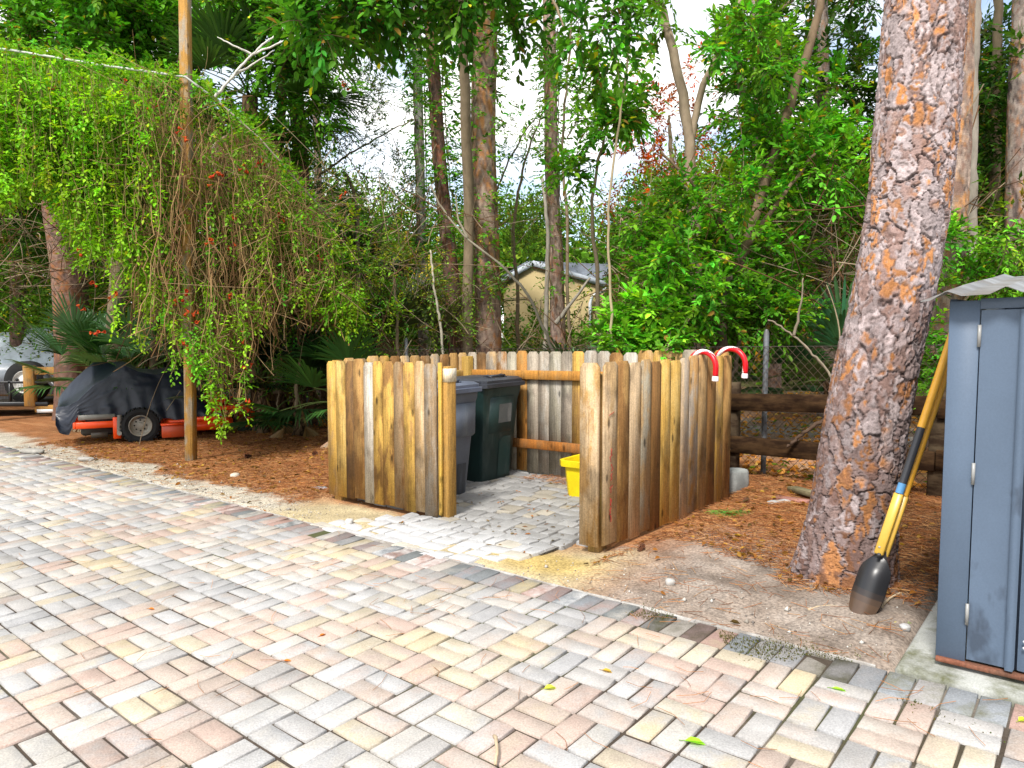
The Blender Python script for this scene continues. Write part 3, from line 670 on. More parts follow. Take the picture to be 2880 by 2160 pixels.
def digger():
    a = G(1860, 1327); top = np.array([2.205, 3.50, 1.53]); d = nrm(top - a); sd = nrm(np.cross(d, np.array([.75, .8, 0]))); N = np.cross(sd, d)
    t = thing('post_hole_digger', 'post hole digger with yellow handles and black blades leaning on the shed', 'tool', a)
    for s in (-1, 1):
        mb = MB(); q0, q1 = a + d * .30 + N * .024 * s - sd * .006 * s, top + N * .030 * s - sd * .008 * s
        w = q1 - q0
        seg = [(0, .22, (.55, .36, .06)), (.22, .27, (.50, .37, .16)), (.27, .49, (.045, .045, .05)), (.49, 1, (.62, .30, .03))] if s < 0 else [(0, .27, (.55, .36, .06)), (.27, .44, (.60, .30, .05)), (.44, 1, (.62, .30, .03))]
        mb.box(q0 + w * .12, w * .12, sd * .021, N * .014, (.58, .36, .055), (.50, .38, .18), ch=.005)
        h = mb.build('handle', m_glossy, t)
        mb = MB()
        for u0, u1, c in (((.2405, .28, (.10, .28, .52)), (.2805, .50, (.035, .035, .04)), (.5005, 1, (.66, .33, .03))) if s < 0 else ((.2405, 1, (.66, .33, .03)),)):
            mb.tube([q0 + w * (u0 + (u1 - u0) * k) for k in (0, .5, 1)], .0185, 12, c, tuple(np.array(c) * .8))
        mb.build('grip', m_glossy, h, smooth=True, sharp=50)
    for s in (-1, 1):                                      # clam-shell blades
        rows = []; n = 13
        for k in np.linspace(0, 1, 12):
            L = .31 - k * .32; wd = .016 + .055 * sst(k, .0, .35) - .010 * sst(k, .7, 1); 
            row = []
            for q in np.linspace(-1, 1, n):
                x = wd * q; bow = .055 * (1 - q * q) * sst(k, .05, .4) + .012
                tip = -.05 * sst(k, .8, 1) * (1 - q * q) 
                row.append(a + d * (L + .015 + tip * .4 + .02 * sst(k, .85, 1) * q * q) + sd * x + N * s * (bow * .8 + .004 - .02 * (1 - k)))
            rows.append(row)
        v = np.array(rows); v2 = v + N * s * .003; vv = np.concatenate([v.reshape(-1, 3), v2.reshape(-1, 3)]); M = 12 * n
        i = np.arange(11)[:, None] * n + np.arange(n - 1)[None]; f = np.stack([i, i + 1, i + n + 1, i + n], -1).reshape(-1, 4)
        if s > 0: f = f[:, ::-1]
        e = []
        bd = [(k, k + 1) for k in range(n - 1)] + [((k + 1) * n - 1, (k + 2) * n - 1) for k in range(11)] + [(11 * n + k + 1, 11 * n + k) for k in range(n - 2, -1, -1)] + [((k + 1) * n, k * n) for k in range(10, -1, -1)]
        for p_, q_ in bd: e.append([p_, q_, q_ + M, p_ + M])
        kf = np.tile(np.repeat(np.linspace(0, 1, 11), n - 1), 2); rust = np.array([.09, .055, .035]); blk = np.array([.018, .018, .02])
        cf = blk + (rust - blk) * sst(kf, .62, .9)[:, None]
        mb = MB(); mb.add(vv, [np.concatenate([f, f[:, ::-1] + M])], cf, cf * 1.4); mb.add(vv, [np.array(e)], blk)
        mb.build('blade', m_glossy, t, smooth=True, sharp=50)
    mb = MB(); mb.tube([a + d * .30 - N * .05, a + d * .30 + N * .05], .009, 8, (.05, .05, .05)); mb.tube([a + d * .335 + sd * .01 - N * .04, a + d * .335 + sd * .01 + N * .04], .006, 8, (.35, .32, .25)); mb.build('pivot', m_glossy, t)
digger()

# ------------------------------------------------------------------ rail fence and chain link
def rails():
    v0 = 3.72
    t = thing('rail_fence', 'dark weathered two-rail timber fence behind the enclosure and the pine', 'fence', P(-3, v0))
    r = np.random.default_rng(4); us = [-10.4, -7.73, -5.3, -2.95, -.62, 1.06, 3.4]
    for u in us:
        mb = MB(); mb.box(P(u, v0 + .065, .42), AU * .055, BV * .055, ZZ * .47, (.035, .022, .014), (.09, .065, .04), ch=.01); mb.build('post', m_rail, t)
    for a, b in zip(us[:-1], us[1:]):
        for z in (.735, .32):
            mb = MB(); p, q = P(a + .003, v0, z + r.normal(0, .012)), P(b - .003, v0, z + r.normal(0, .012))
            mb.box((p + q) / 2, (q - p) / 2, BV * .02, ZZ * .078, (.026, .014, .008), (.075, .042, .02), ch=.005); mb.build('rail', m_rail, t)
rails()
def chain():
    v0 = 3.88; u0, u1, H = -10.3, 5.0, 1.22
    t = thing('chain_link_fence', 'rusty chain link fence with grey pipe posts behind the rail fence', 'fence', P(-3, v0))
    mb = MB(); pit = .075
    segs = []
    for s in (1, -1):
        for u in np.arange(u0 - H, u1 + H, pit):
            a, b = (u, u + H * .9) if s == 1 else (u, u - H * .9)
            za, zb = .02, H
            def clip(U): return min(max(U, u0), u1)
            ca, cb = clip(a), clip(b)
            if abs(cb - ca) < .05: continue
            f = lambda U: za + (zb - za) * (U - a) / (b - a)
            segs.append([P(ca, v0 + .004 * s, f(ca)), P((ca + cb) / 2, v0, (f(ca) + f(cb)) / 2), P(cb, v0 + .004 * s, f(cb))])
    mb.strands(np.array(segs), .0022, (.10, .07, .05))
    mb.strands(np.array([[P(u0, v0, z), P(-2, v0, z), P(u1, v0, z)] for z in (.02, .62, H)]), .003, (.12, .10, .09)); mb.build('wire_mesh', m_stem, t)
    for u in (-7.6, -5.3, -.37, 2.1, 4.5):
        mb = MB(); mb.tube([P(u, v0 + .035, 0), P(u, v0 + .035, 1.35), P(u, v0 + .035, 1.38)], [.025, .025, .012], 12, (.13, .14, .15), (.08, .065, .055)); mb.build('post', m_roof, t, smooth=True, sharp=40)
chain()

# ------------------------------------------------------------------ mower under its cover
def mower():
    b = G(397 / D, 1247 / D)                               # where the near rear tyre stands
    ang = radians(29); X = np.array([cos(ang), sin(ang), 0]); Y = np.array([-sin(ang), cos(ang), 0])   # X to the front, Y to the far side
    b = b + Y * .1
    t = thing('riding_mower', 'orange zero-turn mower under a black tarpaulin on the pine needles', 'mower', b)
    Q = lambda x, y, z: b + X * x + Y * y + ZZ * z
    OR, DK = (.85, .075, .008), (.02, .02, .022)
    def wheel(x, y, r, w, rim):
        m = MB(); n = 40; c = Q(x, y, r)
        prof = [(r * .60, -w * .42), (r * .80, -w * .5), (r * .95, -w * .46), (r, -w * .30), (r, w * .30), (r * .95, w * .46), (r * .80, w * .5), (r * .60, w * .42)]
        m.lathe(prof, c, Y, n, (.022, .022, .022))
        for k in range(26):                                # tread lugs
            a = 2 * pi * k / 26; dr = cos(a) * X + sin(a) * ZZ; tg = -sin(a) * X + cos(a) * ZZ
            for s in (-1, 1):
                sh = .5 * s * 2 * pi / 52
                d2 = cos(a + sh) * X + sin(a + sh) * ZZ; t2 = -sin(a + sh) * X + cos(a + sh) * ZZ
                m.box(c + d2 * (r * 1.005) + Y * s * w * .26, t2 * r * .062, Y * w * .21 + t2 * .012 * s, d2 * r * .035, (.02, .02, .02))
        wt = m.build('wheel', m_rub, t, smooth=True, sharp=35)
        m = MB()
        m.lathe([(r * .61, -w * .42), (r * .58, -w * .47), (r * .54, -w * .42), (r * .50, -w * .12), (r * .40, -w * .05), (r * .16, -w * .10), (r * .15, -w * .22), (.0, -w * .24)], c, Y, 32, rim, (.20, .17, .12))
        m.lathe([(r * .61, w * .42), (r * .5, w * .3), (0, w * .3)], c, Y, 32, rim)
        rm = m.build('rim', m_glossy, wt, smooth=True, sharp=40)
        for k in range(8):
            a = 2 * pi * k / 8; p = c + (cos(a) * X + sin(a) * ZZ) * r * .30 - Y * w * .105; m = MB()
            m.tube([p, p - Y * .004], r * .045, 10, (.03, .028, .025)); m.build('wheel_hole', m_plain, wt)
    wheel(0, 0, .245, .25, (.36, .33, .27)); wheel(0, 1.02, .245, .25, (.44, .40, .33))
    # frame, rear bumper, engine guard
    m = MB()
    m.box(Q(-.10, .46, .30), X * .62, Y * .33, ZZ * .06, OR, ch=.01); m.build('chassis', m_glossy, t)
    m = MB()
    m.box(Q(-.52, -.05, .285), X * .26, Y * .02, ZZ * .045, OR, ch=.01); m.box(Q(-.78, .44, .285), X * .022, Y * .51, ZZ * .045, OR, ch=.01); m.box(Q(-.52, .93, .285), X * .26, Y * .02, ZZ * .045, OR, ch=.01)
    m.box(Q(-.285, -.055, .23), X * .05, Y * .022, ZZ * .15, OR, ch=.01)
    m.prism(Q(-.80, .0, .33), X, ZZ, Y * .9, [(0, 0), (.14, 0), (.12, .14), (.05, .16), (.01, .1)], OR); m.build('bumper', m_glossy, t)
    m = MB(); m.tube([Q(-.26, -.085, .16), Q(-.25, -.085, .41)], .032, 12, (.16, .15, .13)); m.tube([Q(-.26, -.125, .16), Q(-.26, -.075, .16)], .03, 10, (.3, .28, .24)); m.build('rear_strut', m_glossy, t, smooth=True, sharp=40)
    m = MB(); m.box(Q(-.50, .42, .27), X * .22, Y * .36, ZZ * .14, (.03, .03, .03), ch=.03); m.tube([Q(-.60, .1, .14), Q(-.40, .1, .14)], .05, 10, (.10, .09, .07)); m.build('engine', m_glossy, t)
    m = MB(); m.box(Q(-.52, -.03, .39), X * .22, Y * .03, ZZ * .035, (.17, .16, .14), (.25, .24, .2), ch=.01); m.build('engine_guard', m_glossy, t)
    # cutting deck
    m = MB(); out = [(.30, .0), (.36, -.14), (1.0, -.16), (1.22, .0), (1.25, .5), (1.2, .95), (1.0, 1.12), (.36, 1.12), (.28, .95)]
    m.prism(Q(0, 0, .14), X, Y, ZZ * .12, out, OR); m.prism(Q(0, 0, .262), X, Y, ZZ * .03, [(x * .96 + .03, y * .92 + .04) for x, y in out], OR); dk = m.build('deck', m_glossy, t)
    m = MB(); m.box(Q(.40, -.22, .165), X * .145, Y * .09, ZZ * .085, (.52, .07, .02), (.30, .17, .11), ch=.01); m.box(Q(.40, -.22, .262), X * .155, Y * .1, ZZ * .009, OR); m.build('discharge_box', m_glossy, dk)
    m = MB(); m.tube([Q(.62, -.1, .30), Q(1.02, -.1, .30), Q(1.15, -.06, .27), Q(1.22, 0, .17)], .03, 8, OR); m.build('guard_rail', m_glossy, dk)
    # front arms and casters
    for y in (.12, .92):
        m = MB(); m.tube([Q(.55, y, .36), Q(1.1, y, .42), Q(1.42, y, .42), Q(1.47, y, .36), Q(1.47, y, .26)], .036, 8, OR); m.box(Q(1.40, y, .47), X * .10, Y * .04, ZZ * .05, OR, ch=.01); m.build('front_arm', m_glossy, t)
        m = MB(); m.prism(Q(1.40, y - .075, .14), X, ZZ, Y * .012, [(0, -.02), (.05, -.02), (.14, .12), (.14, .22), (.05, .22)], OR); m.prism(Q(1.40, y + .063, .14), X, ZZ, Y * .012, [(0, -.02), (.05, -.02), (.14, .12), (.14, .22), (.05, .22)], OR); m.build('caster_fork', m_glossy, t)
        m = MB(); m.lathe([(0, -.05), (.07, -.05), (.115, -.04), (.13, -.02), (.13, .02), (.115, .04), (.07, .05), (0, .05)], Q(1.42, y, .13), Y, 24, (.025, .025, .025)); m.build('caster_wheel', m_rub, t, smooth=True, sharp=35)
    for y in (.2, .76):
        m = MB(); m.box(Q(1.04, y, .56), X * .12, Y * .05, ZZ * .06, OR, ch=.015); m.tube([Q(1.0, y, .3), Q(1.04, y, .5)], .02, 8, OR); m.build('foot_guard', m_glossy, t)
    m = MB(); m.tube([Q(.96, .03, .37), Q(1.16, .0, .28)], .012, 6, (.3, .3, .32)); m.build('lever', m_glossy, t)
    # cover: cross sections lofted along the mower, creased
    kx = np.array([-1.00, -.96, -.85, -.74, -.56, -.16, 0, .22, .45, .60, .74, .88])
    kf = np.array([.60, .68, .82, .94, 1.12, 1.12, 1.02, 1.00, 1.03, 1.00, .80, .60])      # far top edge
    kn = np.array([.52, .54, .55, .62, .80, 1.09, 1.00, .95, 1.00, .95, .72, .52])          # near ridge
    kl = np.array([.30, .20, .17, .42, .40, .35, .33, .31, .30, .30, .31, .34])             # hem
    ky = np.array([.05, -.02, -.10, -.12, -.10, -.04, -.04, -.02, .02, .02, 0, .02])
    X_ = np.linspace(-1.00, .88, 90); Zf, Zn, Zl, Yn = [np.interp(X_, kx, q_) for q_ in (kf, kn, kl, ky)]
    rows = []; n = 60
    for k in range(90):
        row = []
        for q in np.linspace(0, 1, n):
            sag = 0.0
            if q < .45: w = q / .45; y = -.02 + (Yn[k] + .16) * w ** 1.4; z = Zl[k] + (Zn[k] - Zl[k]) * w; hang = 1 - w
            elif q < .62: w = (q - .45) / .17; y = Yn[k] + .14 + (.64 - Yn[k]) * w; z = Zn[k] + (Zf[k] - Zn[k]) * w; hang = 0; sag = .05 * sin(w * pi)
            else: w = (q - .62) / .38; y = .78 + .26 * w; z = Zf[k] + (.30 - Zf[k]) * w; hang = w
            f = .018 * (abs(sin(X_[k] * 6.5 + 1.5 * q + 1)) - .5) * hang ** .7 + .012 * sin(X_[k] * 31 + q * 9) * hang ** 2
            cr = .028 * (abs(fbm(np.array([X_[k] * 1.6 + q * 2]), np.array([q * 5 - X_[k] * 1.3]), 91, 2.2)[0] - .5) * 2)
            row.append(Q(X_[k], y - f - cr * .5, z - sag + cr * .5 + (.012 * sin(X_[k] * 23) if q in (0, 1) else 0)))
        rows.append(row)
    v = np.array(rows); i = np.arange(89)[:, None] * n + np.arange(n - 1)[None]; f = np.stack([i, i + n, i + n + 1, i + 1], -1).reshape(-1, 4)
    m = MB(); m.add(v.reshape(-1, 3), [f, np.arange(n)[None]], (.007, .011, .023)); m.build('cover', m_cover, t, smooth=True, sharp=50)
mower()

# ------------------------------------------------------------------ trailer at the far left
def trailer():
    Y0 = 14.0; q = lambda x, y, dy=0: A(x, y, Y0 + dy)
    g = q(20, 880); t = thing('utility_trailer', 'black utility trailer with timber end frame parked left of the leaning pine', 'trailer', np.array([g[0], g[1], TILT * g[0] ]))
    k = (14.0 / F) * D                                       # metres per measured pixel here
    ex = np.array([1., 0, 0])
    m = MB()
    for dy in (0, 1.5):
        m.box(q(-60, 873, dy), ex * 1.5, np.array([0, .03, 0]), ZZ * .045, (.015, .015, .016), ch=.01)
        m.box(q(-60, 826, dy), ex * 1.5, np.array([0, .02, 0]), ZZ * .022, (.02, .02, .022), ch=.005)
        for x in (-140, -60, 22, 72): m.box(q(x, 848, dy), ex * .02, np.array([0, .02, 0]), ZZ * .24, (.02, .02, .022))
    m.box(q(-60, 865, .75), ex * 1.5, np.array([0, .75, 0]), ZZ * .02, (.05, .04, .035)); m.build('bed_frame', m_glossy, t)
    m = MB(); s = []
    for x in np.arange(-200, 74, 3.2): s.append([q(x, 868, -.01), q(x, 850, -.01), q(x, 828, -.01)])
    for y in np.arange(830, 868, 3.2): s.append([q(-200, y, -.01), q(-60, y, -.01), q(74, y, -.01)])
    m.strands(np.array(s), .003, (.02, .02, .02)); m.build('mesh_side', m_plain, t)
    w1, w2 = (.40, .20, .05), (.3, .2, .09)
    m = MB(); m.box(q(65, 834), ex * .105, np.array([0, .05, 0]), ZZ * .40, w1, w2, ch=.01); m.box(q(140, 801), ex * .57, np.array([0, .045, 0]), ZZ * .075, w1, w2, ch=.01); m.box(q(140, 883, .02), ex * .57, np.array([0, .045, 0]), ZZ * .075, w1, w2, ch=.01); m.build('end_frame', m_wood, t)
    for x, dy in ((60, .35), (-90, .0)):
        c = q(x, 825 if dy else 866, dy); r = .42
        m = MB(); m.lathe([(r * .55, -.11), (r * .8, -.13), (r, -.09), (r, .09), (r * .8, .13), (r * .55, .11)], c, np.array([0, 1., 0]), 36, (.02, .02, .02)); wt = m.build('wheel', m_rub, t, smooth=True, sharp=40)
        m = MB(); m.lathe([(r * .57, -.1), (r * .53, -.115), (r * .45, -.06), (r * .2, -.08), (r * .15, -.12), (0, -.12)], c, np.array([0, 1., 0]), 30, (.70, .69, .66)); rm = m.build('rim', m_glossy, wt, smooth=True, sharp=40)
        for a in range(5):
            m = MB(); p = c + .38 * r * np.array([cos(a * 1.257 + .3), 0, sin(a * 1.257 + .3)]) + np.array([0, -.085, 0]); m.tube([p, p + np.array([0, -.012, 0])], .032, 8, (.04, .04, .04)); m.build('wheel_hole', m_plain, wt)
    m = MB(); m.box(q(101, 888, -.08), ex * .19, np.array([0, .006, 0]), ZZ * .035, (.72, .72, .70)); m.build('number_plate', m_glossy, t)
    m = MB(); m.box(q(129, 893, -.08), ex * .07, np.array([0, .02, 0]), ZZ * .04, (.75, .06, .01), ch=.01); m.box(q(128, 897, -.105), ex * .02, np.array([0, .006, 0]), ZZ * .02, (.8, .35, .02)); m.build('tail_light', m_clean, t)
    m = MB(); m.tube([q(128, 846, -.3), q(168, 875, -1.2)], .045, 12, (.80, .79, .76)); m.build('drain_pipe', m_clean, t, smooth=True, sharp=50)
    m = MB(); m.tube([q(100, 812, -.2), q(130, 848, -.32)], .06, 10, (.02, .02, .022)); m.build('brace', m_glossy, t); m = MB(); m.tube([q(150, 835, .3), q(150, 905, .3)], .06, 8, (.02, .02, .02)); m.build('jack', m_glossy, t)
    # covered boat behind, pale tarp
    t2 = thing('covered_boat', 'pale grey tarpaulin covered boat behind the black trailer', 'boat', np.array([A(0, 830, 17)[0], 17, -.3]))
    m = MB(); rows = []
    for k in np.linspace(-2.6, 1.9, 24):
        c = A(35, 740, 17.2); e = (k + 2.6) / 4.5
        row = []
        for a in np.linspace(0, pi, 18):
            wv = 1.0 + .05 * sin(a * 9 + k * 4)
            row.append(np.array([c[0] + k, c[1] - cos(a) * 1.0 * wv + .6, c[2] - .55 + (.86 + .08 * sin(k * 2)) * sin(a) ** .5 * (1 if e < .9 else 1) + .02 * sin(k * 9 + a * 5)]))
        row[0][2] -= .35; row[-1][2] -= .35
        rows.append(row)
    v = np.array(rows); i = np.arange(23)[:, None] * 18 + np.arange(17)[None]; m.add(v.reshape(-1, 3), [np.stack([i, i + 18, i + 19, i + 1], -1).reshape(-1, 4), np.arange(18)[None], (np.arange(18) + 23 * 18)[::-1][None]], (.44, .50, .56)); m.build('tarp', m_plain, t2, smooth=True)
    m = MB(); c = A(40, 782, 16.6); m.prism(c + np.array([-3, 0, -.75]), ex, ZZ, np.array([0, 1.7, 0]), [(0, .25), (.3, 0), (3.9, 0), (4.6, .4), (4.2, .72), (.1, .72)], (.38, .42, .48), (.42, .45, .5)); m.build('hull', m_glossy, t2)
trailer()

def pen():
    c = A(395, 790, 12.2); t = thing('mesh_pen', 'dark metal mesh pen standing behind the covered mower', 'pen', np.array([c[0], c[1], TILT * c[0]]))
    m = MB()
    for x in (-.62, -.3, 0, .3, .62): m.box(np.array([c[0] + x, c[1], TILT * c[0] + .72]), np.array([.022, 0, 0]), np.array([0, .022, 0]), ZZ * .72, (.02, .02, .022))
    for z in (.05, 1.42): m.box(np.array([c[0], c[1], TILT * c[0] + z]), np.array([.64, 0, 0]), np.array([0, .025, 0]), ZZ * .02, (.02, .02, .022))
    m.build('frame', m_glossy, t)
    m = MB(); s = []
    for x in np.arange(-.62, .62, .04): s.append([np.array([c[0] + x, c[1] + .03, TILT * c[0] + z]) for z in (.05, .7, 1.42)])
    for z in np.arange(.05, 1.42, .04): s.append([np.array([c[0] + x, c[1] + .03, TILT * c[0] + z]) for x in (-.62, 0, .62)])
    m.strands(np.array(s), .004, (.02, .02, .02)); m.build('mesh_panel', m_plain, t)
    m = MB(); p = A(428, 750, 12.15); m.box(p, np.array([.05, 0, 0]), np.array([0, .005, 0]), ZZ * .07, (.5, .5, .5)); m.build('tag', m_plain, t)
pen()

# ------------------------------------------------------------------ houses beyond
def house():
    Y0 = 30.0; q = lambda x, y, dy=0: A(x, y, Y0 + dy)
    ap, le, re = q(1150, 566), q(1082, 606), q(1308, 612)
    gz_ = TILT * ap[0] - .3
    t = thing('house', 'tan stucco house with a grey shingle gable roof beyond the fence', 'house', np.array([ap[0] + .8, Y0, gz_]))
    ex, ey = np.array([1., 0, 0]), np.array([.92, .39, 0])
    m = MB(); wl_, wr = le[0] + .12, re[0] - .1
    ya = lambda x: (le[2] + (ap[2] - le[2]) * (x - le[0]) / (ap[0] - le[0])) if x < ap[0] else (ap[2] + (re[2] - ap[2]) * (x - ap[0]) / (re[0] - ap[0]))
    out = [(wl_, gz_), (wr, gz_), (wr, ya(wr) - .1), (ap[0], ap[2] - .1), (wl_, ya(wl_) - .1)]
    m.prism(np.array([0, Y0, 0]), ex, ZZ, ey * 9, out, (.42, .33, .17)); m.build('wall', m_stucco, t)
    def slope(a, b, nm):
        m = MB(); d = nrm(b - a); nn = np.array([-d[2], 0, d[0]]) if d[0] > 0 else np.array([d[2], 0, -d[0]])
        m.box((a + b) / 2 + ey * 4.4 + nn * .0, (b - a) / 2, ey * 4.6, nn * .05, (.12, .135, .165), (.16, .18, .21)); m.build(nm, m_roof, t)
        m = MB(); m.box((a + b) / 2 - np.array([0, .12, 0]) - nn * .05, (b - a) / 2 * .995, np.array([0, .02, 0]), nn * .11, (.42, .45, .50)); m.build('fascia', m_plain, t)
    slope(ap, le, 'roof'); slope(ap, re + (re - ap) * .08, 'roof')
    m = MB(); m.tube([q(1322, 617, -.6), q(1300, 630, -.5), q(1280, 640, -.2), q(1275, 655, -.2), q(1275, 730, -.2)], .07, 10, (.62, .65, .70)); m.build('gutter_pipe', m_plain, t, smooth=True)
    m = MB(); m.tube([q(1090, 646, -.05), q(1130, 643, -.05), q(1145, 644, -.05)], .02, 6, (.12, .1, .08)); m.build('wire', m_plain, t)
    # second roof
    ey = np.array([0, 1., 0])
    t = thing('house', 'low pale metal-roofed building mostly hidden by leaves right of the tan house', 'house', np.array([q(1420, 600, 6)[0], 36, gz_]))
    a, b = q(1290, 572, 6), q(1480, 545, 6)
    m = MB(); m.box((a + b) / 2 + ey * 2.5, (b - a) / 2, ey * 2.8 + ZZ * .5, ZZ * .05, (.50, .54, .56), (.35, .37, .37)); m.build('roof', m_roof, t)
    m = MB(); m.box(np.array([(a[0] + b[0]) / 2, 39.0, (a[2] + gz_) / 2 - .15]), ex * 1.5, ey * 2.2, ZZ * ((a[2] - gz_) / 2 - .2), (.35, .30, .2)); m.build('wall', m_stucco, t)
house()

# ------------------------------------------------------------------ vegetation helpers
def rdir(r, n, zb=0.0):
    d = r.normal(size=(n, 3)); d[:, 2] += zb; return nrm(d)
def jit(r, c, n, a=.25, hue=.12):
    c = np.asarray(c, float); k = 1 + r.normal(0, a, (n, 1)); q = c * np.clip(k, .35, 1.9)
    y = r.normal(0, hue, n); q[:, 0] *= np.clip(1 + y * 1.6, .4, 2); q[:, 2] *= np.clip(1 - y, .4, 2); return q
def sprays(ml, mt, r, B, Dr, L, nl, ll, lw, col, tw=.004, droop=.25, simple=False, twc=(.12, .09, .05), rosette=True):
    """leafy twigs: B starts, Dr directions, L lengths; nl leaves each"""
    N = len(B); L = np.broadcast_to(L, (N,)); ll = np.broadcast_to(ll, (N,))
    t = np.linspace(.12, 1, nl)[None, :] + r.normal(0, .03, (N, nl))
    pos = B[:, None] + Dr[:, None] * (L[:, None] * t)[..., None]; pos[..., 2] -= droop * L[:, None] * t ** 2
    sd = nrm(np.cross(Dr, np.array([0, 0, 1.])) + 1e-4); up = np.cross(sd, Dr)
    sg = np.where(np.arange(nl) % 2, 1, -1)[None, :, None]
    a = (.55 + .5 * (t if rosette else 0 * t))[..., None]
    d = Dr[:, None] * a + sd[:, None] * sg * (1.15 - a * .6) + r.normal(0, .32, (N, nl, 3)); d[..., 2] -= .12
    nn = up[:, None] + np.array([0, 0, .6]) + r.normal(0, .45, (N, nl, 3))
    c = np.repeat(np.asarray(col, float), nl, 0) if np.ndim(col) == 2 else np.tile(col, (N * nl, 1))
    c = c * (1 + r.normal(0, .22, (N * nl, 1))) * (1 + np.array([.9, 0, -.3]) * r.normal(0, .10, (N * nl, 1)))
    odd = r.random(N * nl); c = np.where((odd < .012)[:, None], (.36, .32, .03), c); c = np.where(((odd > .012) & (odd < .026))[:, None], (.18, .10, .04), c)
    s = np.repeat(ll, nl) * r.uniform(.65, 1.15, N * nl)
    ml.leaves(pos.reshape(-1, 3), d.reshape(-1, 3), nrm(nn.reshape(-1, 3)), s, s * lw, np.clip(c, .004, .9), simple)
    if mt is not None:
        k = np.linspace(0, 1, 4)[None, :]
        q = B[:, None] + Dr[:, None] * (L[:, None] * k)[..., None]; q[..., 2] -= droop * L[:, None] * k ** 2
        mt.strands(q, np.outer(np.ones(N), np.array([1, .8, .6, .3])) * tw, twc)
def crown(ml, mt, r, blobs, n, L, nl, ll, lw, col, simple=False, tw=.004, droop=.25, zb=.2, a=.25, hue=.12, spread=.9):
    """blobs: rows (x,y,z,radius); n sprays per unit; clumps inside each blob push twigs outwards"""
    for (x, y, z, R_) in blobs:
        m = max(3, int(n * R_ ** 1.6)); c = np.array([x, y, z])
        K = max(4, int(m / 9)); cc = c + rdir(r, K) * (R_ * r.random((K, 1)) ** .45) * np.array([1, 1, .8])
        w = r.integers(0, K, m); d = nrm(rdir(r, m, zb) + .7 * nrm(cc[w] - c))
        B = cc[w] + r.normal(0, .10 * R_ * spread, (m, 3))
        tone = r.normal(1, .16, K)[w]
        sprays(ml, mt, r, B, d, L * r.uniform(.6, 1.25, m), nl, ll, lw, jit(r, col, m, a, hue) * tone[:, None], tw, droop, simple)
def path(pts, n=24, wob=.0, seed=0):
    pts = np.asarray(pts, float); k = np.linspace(0, len(pts) - 1, n); i = np.clip(k.astype(int), 0, len(pts) - 2); f = (k - i)[:, None]
    p0, p1, p2, p3 = [pts[np.clip(i + j, 0, len(pts) - 1)] for j in (-1, 0, 1, 2)]
    q = .5 * (2 * p1 + (p2 - p0) * f + (2 * p0 - 5 * p1 + 4 * p2 - p3) * f ** 2 + (3 * p1 - p0 - 3 * p2 + p3) * f ** 3)
    if wob: q = q + np.random.default_rng(seed).normal(0, wob, q.shape)
    return q
def px(pts): return np.array([A(x, y, Y) for x, y, Y in pts])
def limb(mb, pts, r0, r1, n=8, c=(.2, .15, .1), c2=None, k=16, wob=.006, seed=0):
    q = path(pts, k, wob, seed); mb.tube(q, np.linspace(r0, r1, k), n, c, c2, wob=.06, seed=seed)
def toground(pts):
    """px rows from the foot up; the foot is set on the yard below the first row"""
    q = px(pts); f = q[0].copy(); f[2] = TILT * f[0] - .05; return np.vstack([f, q]) if q[0][2] > f[2] + .15 else np.vstack([f, q[1:]])

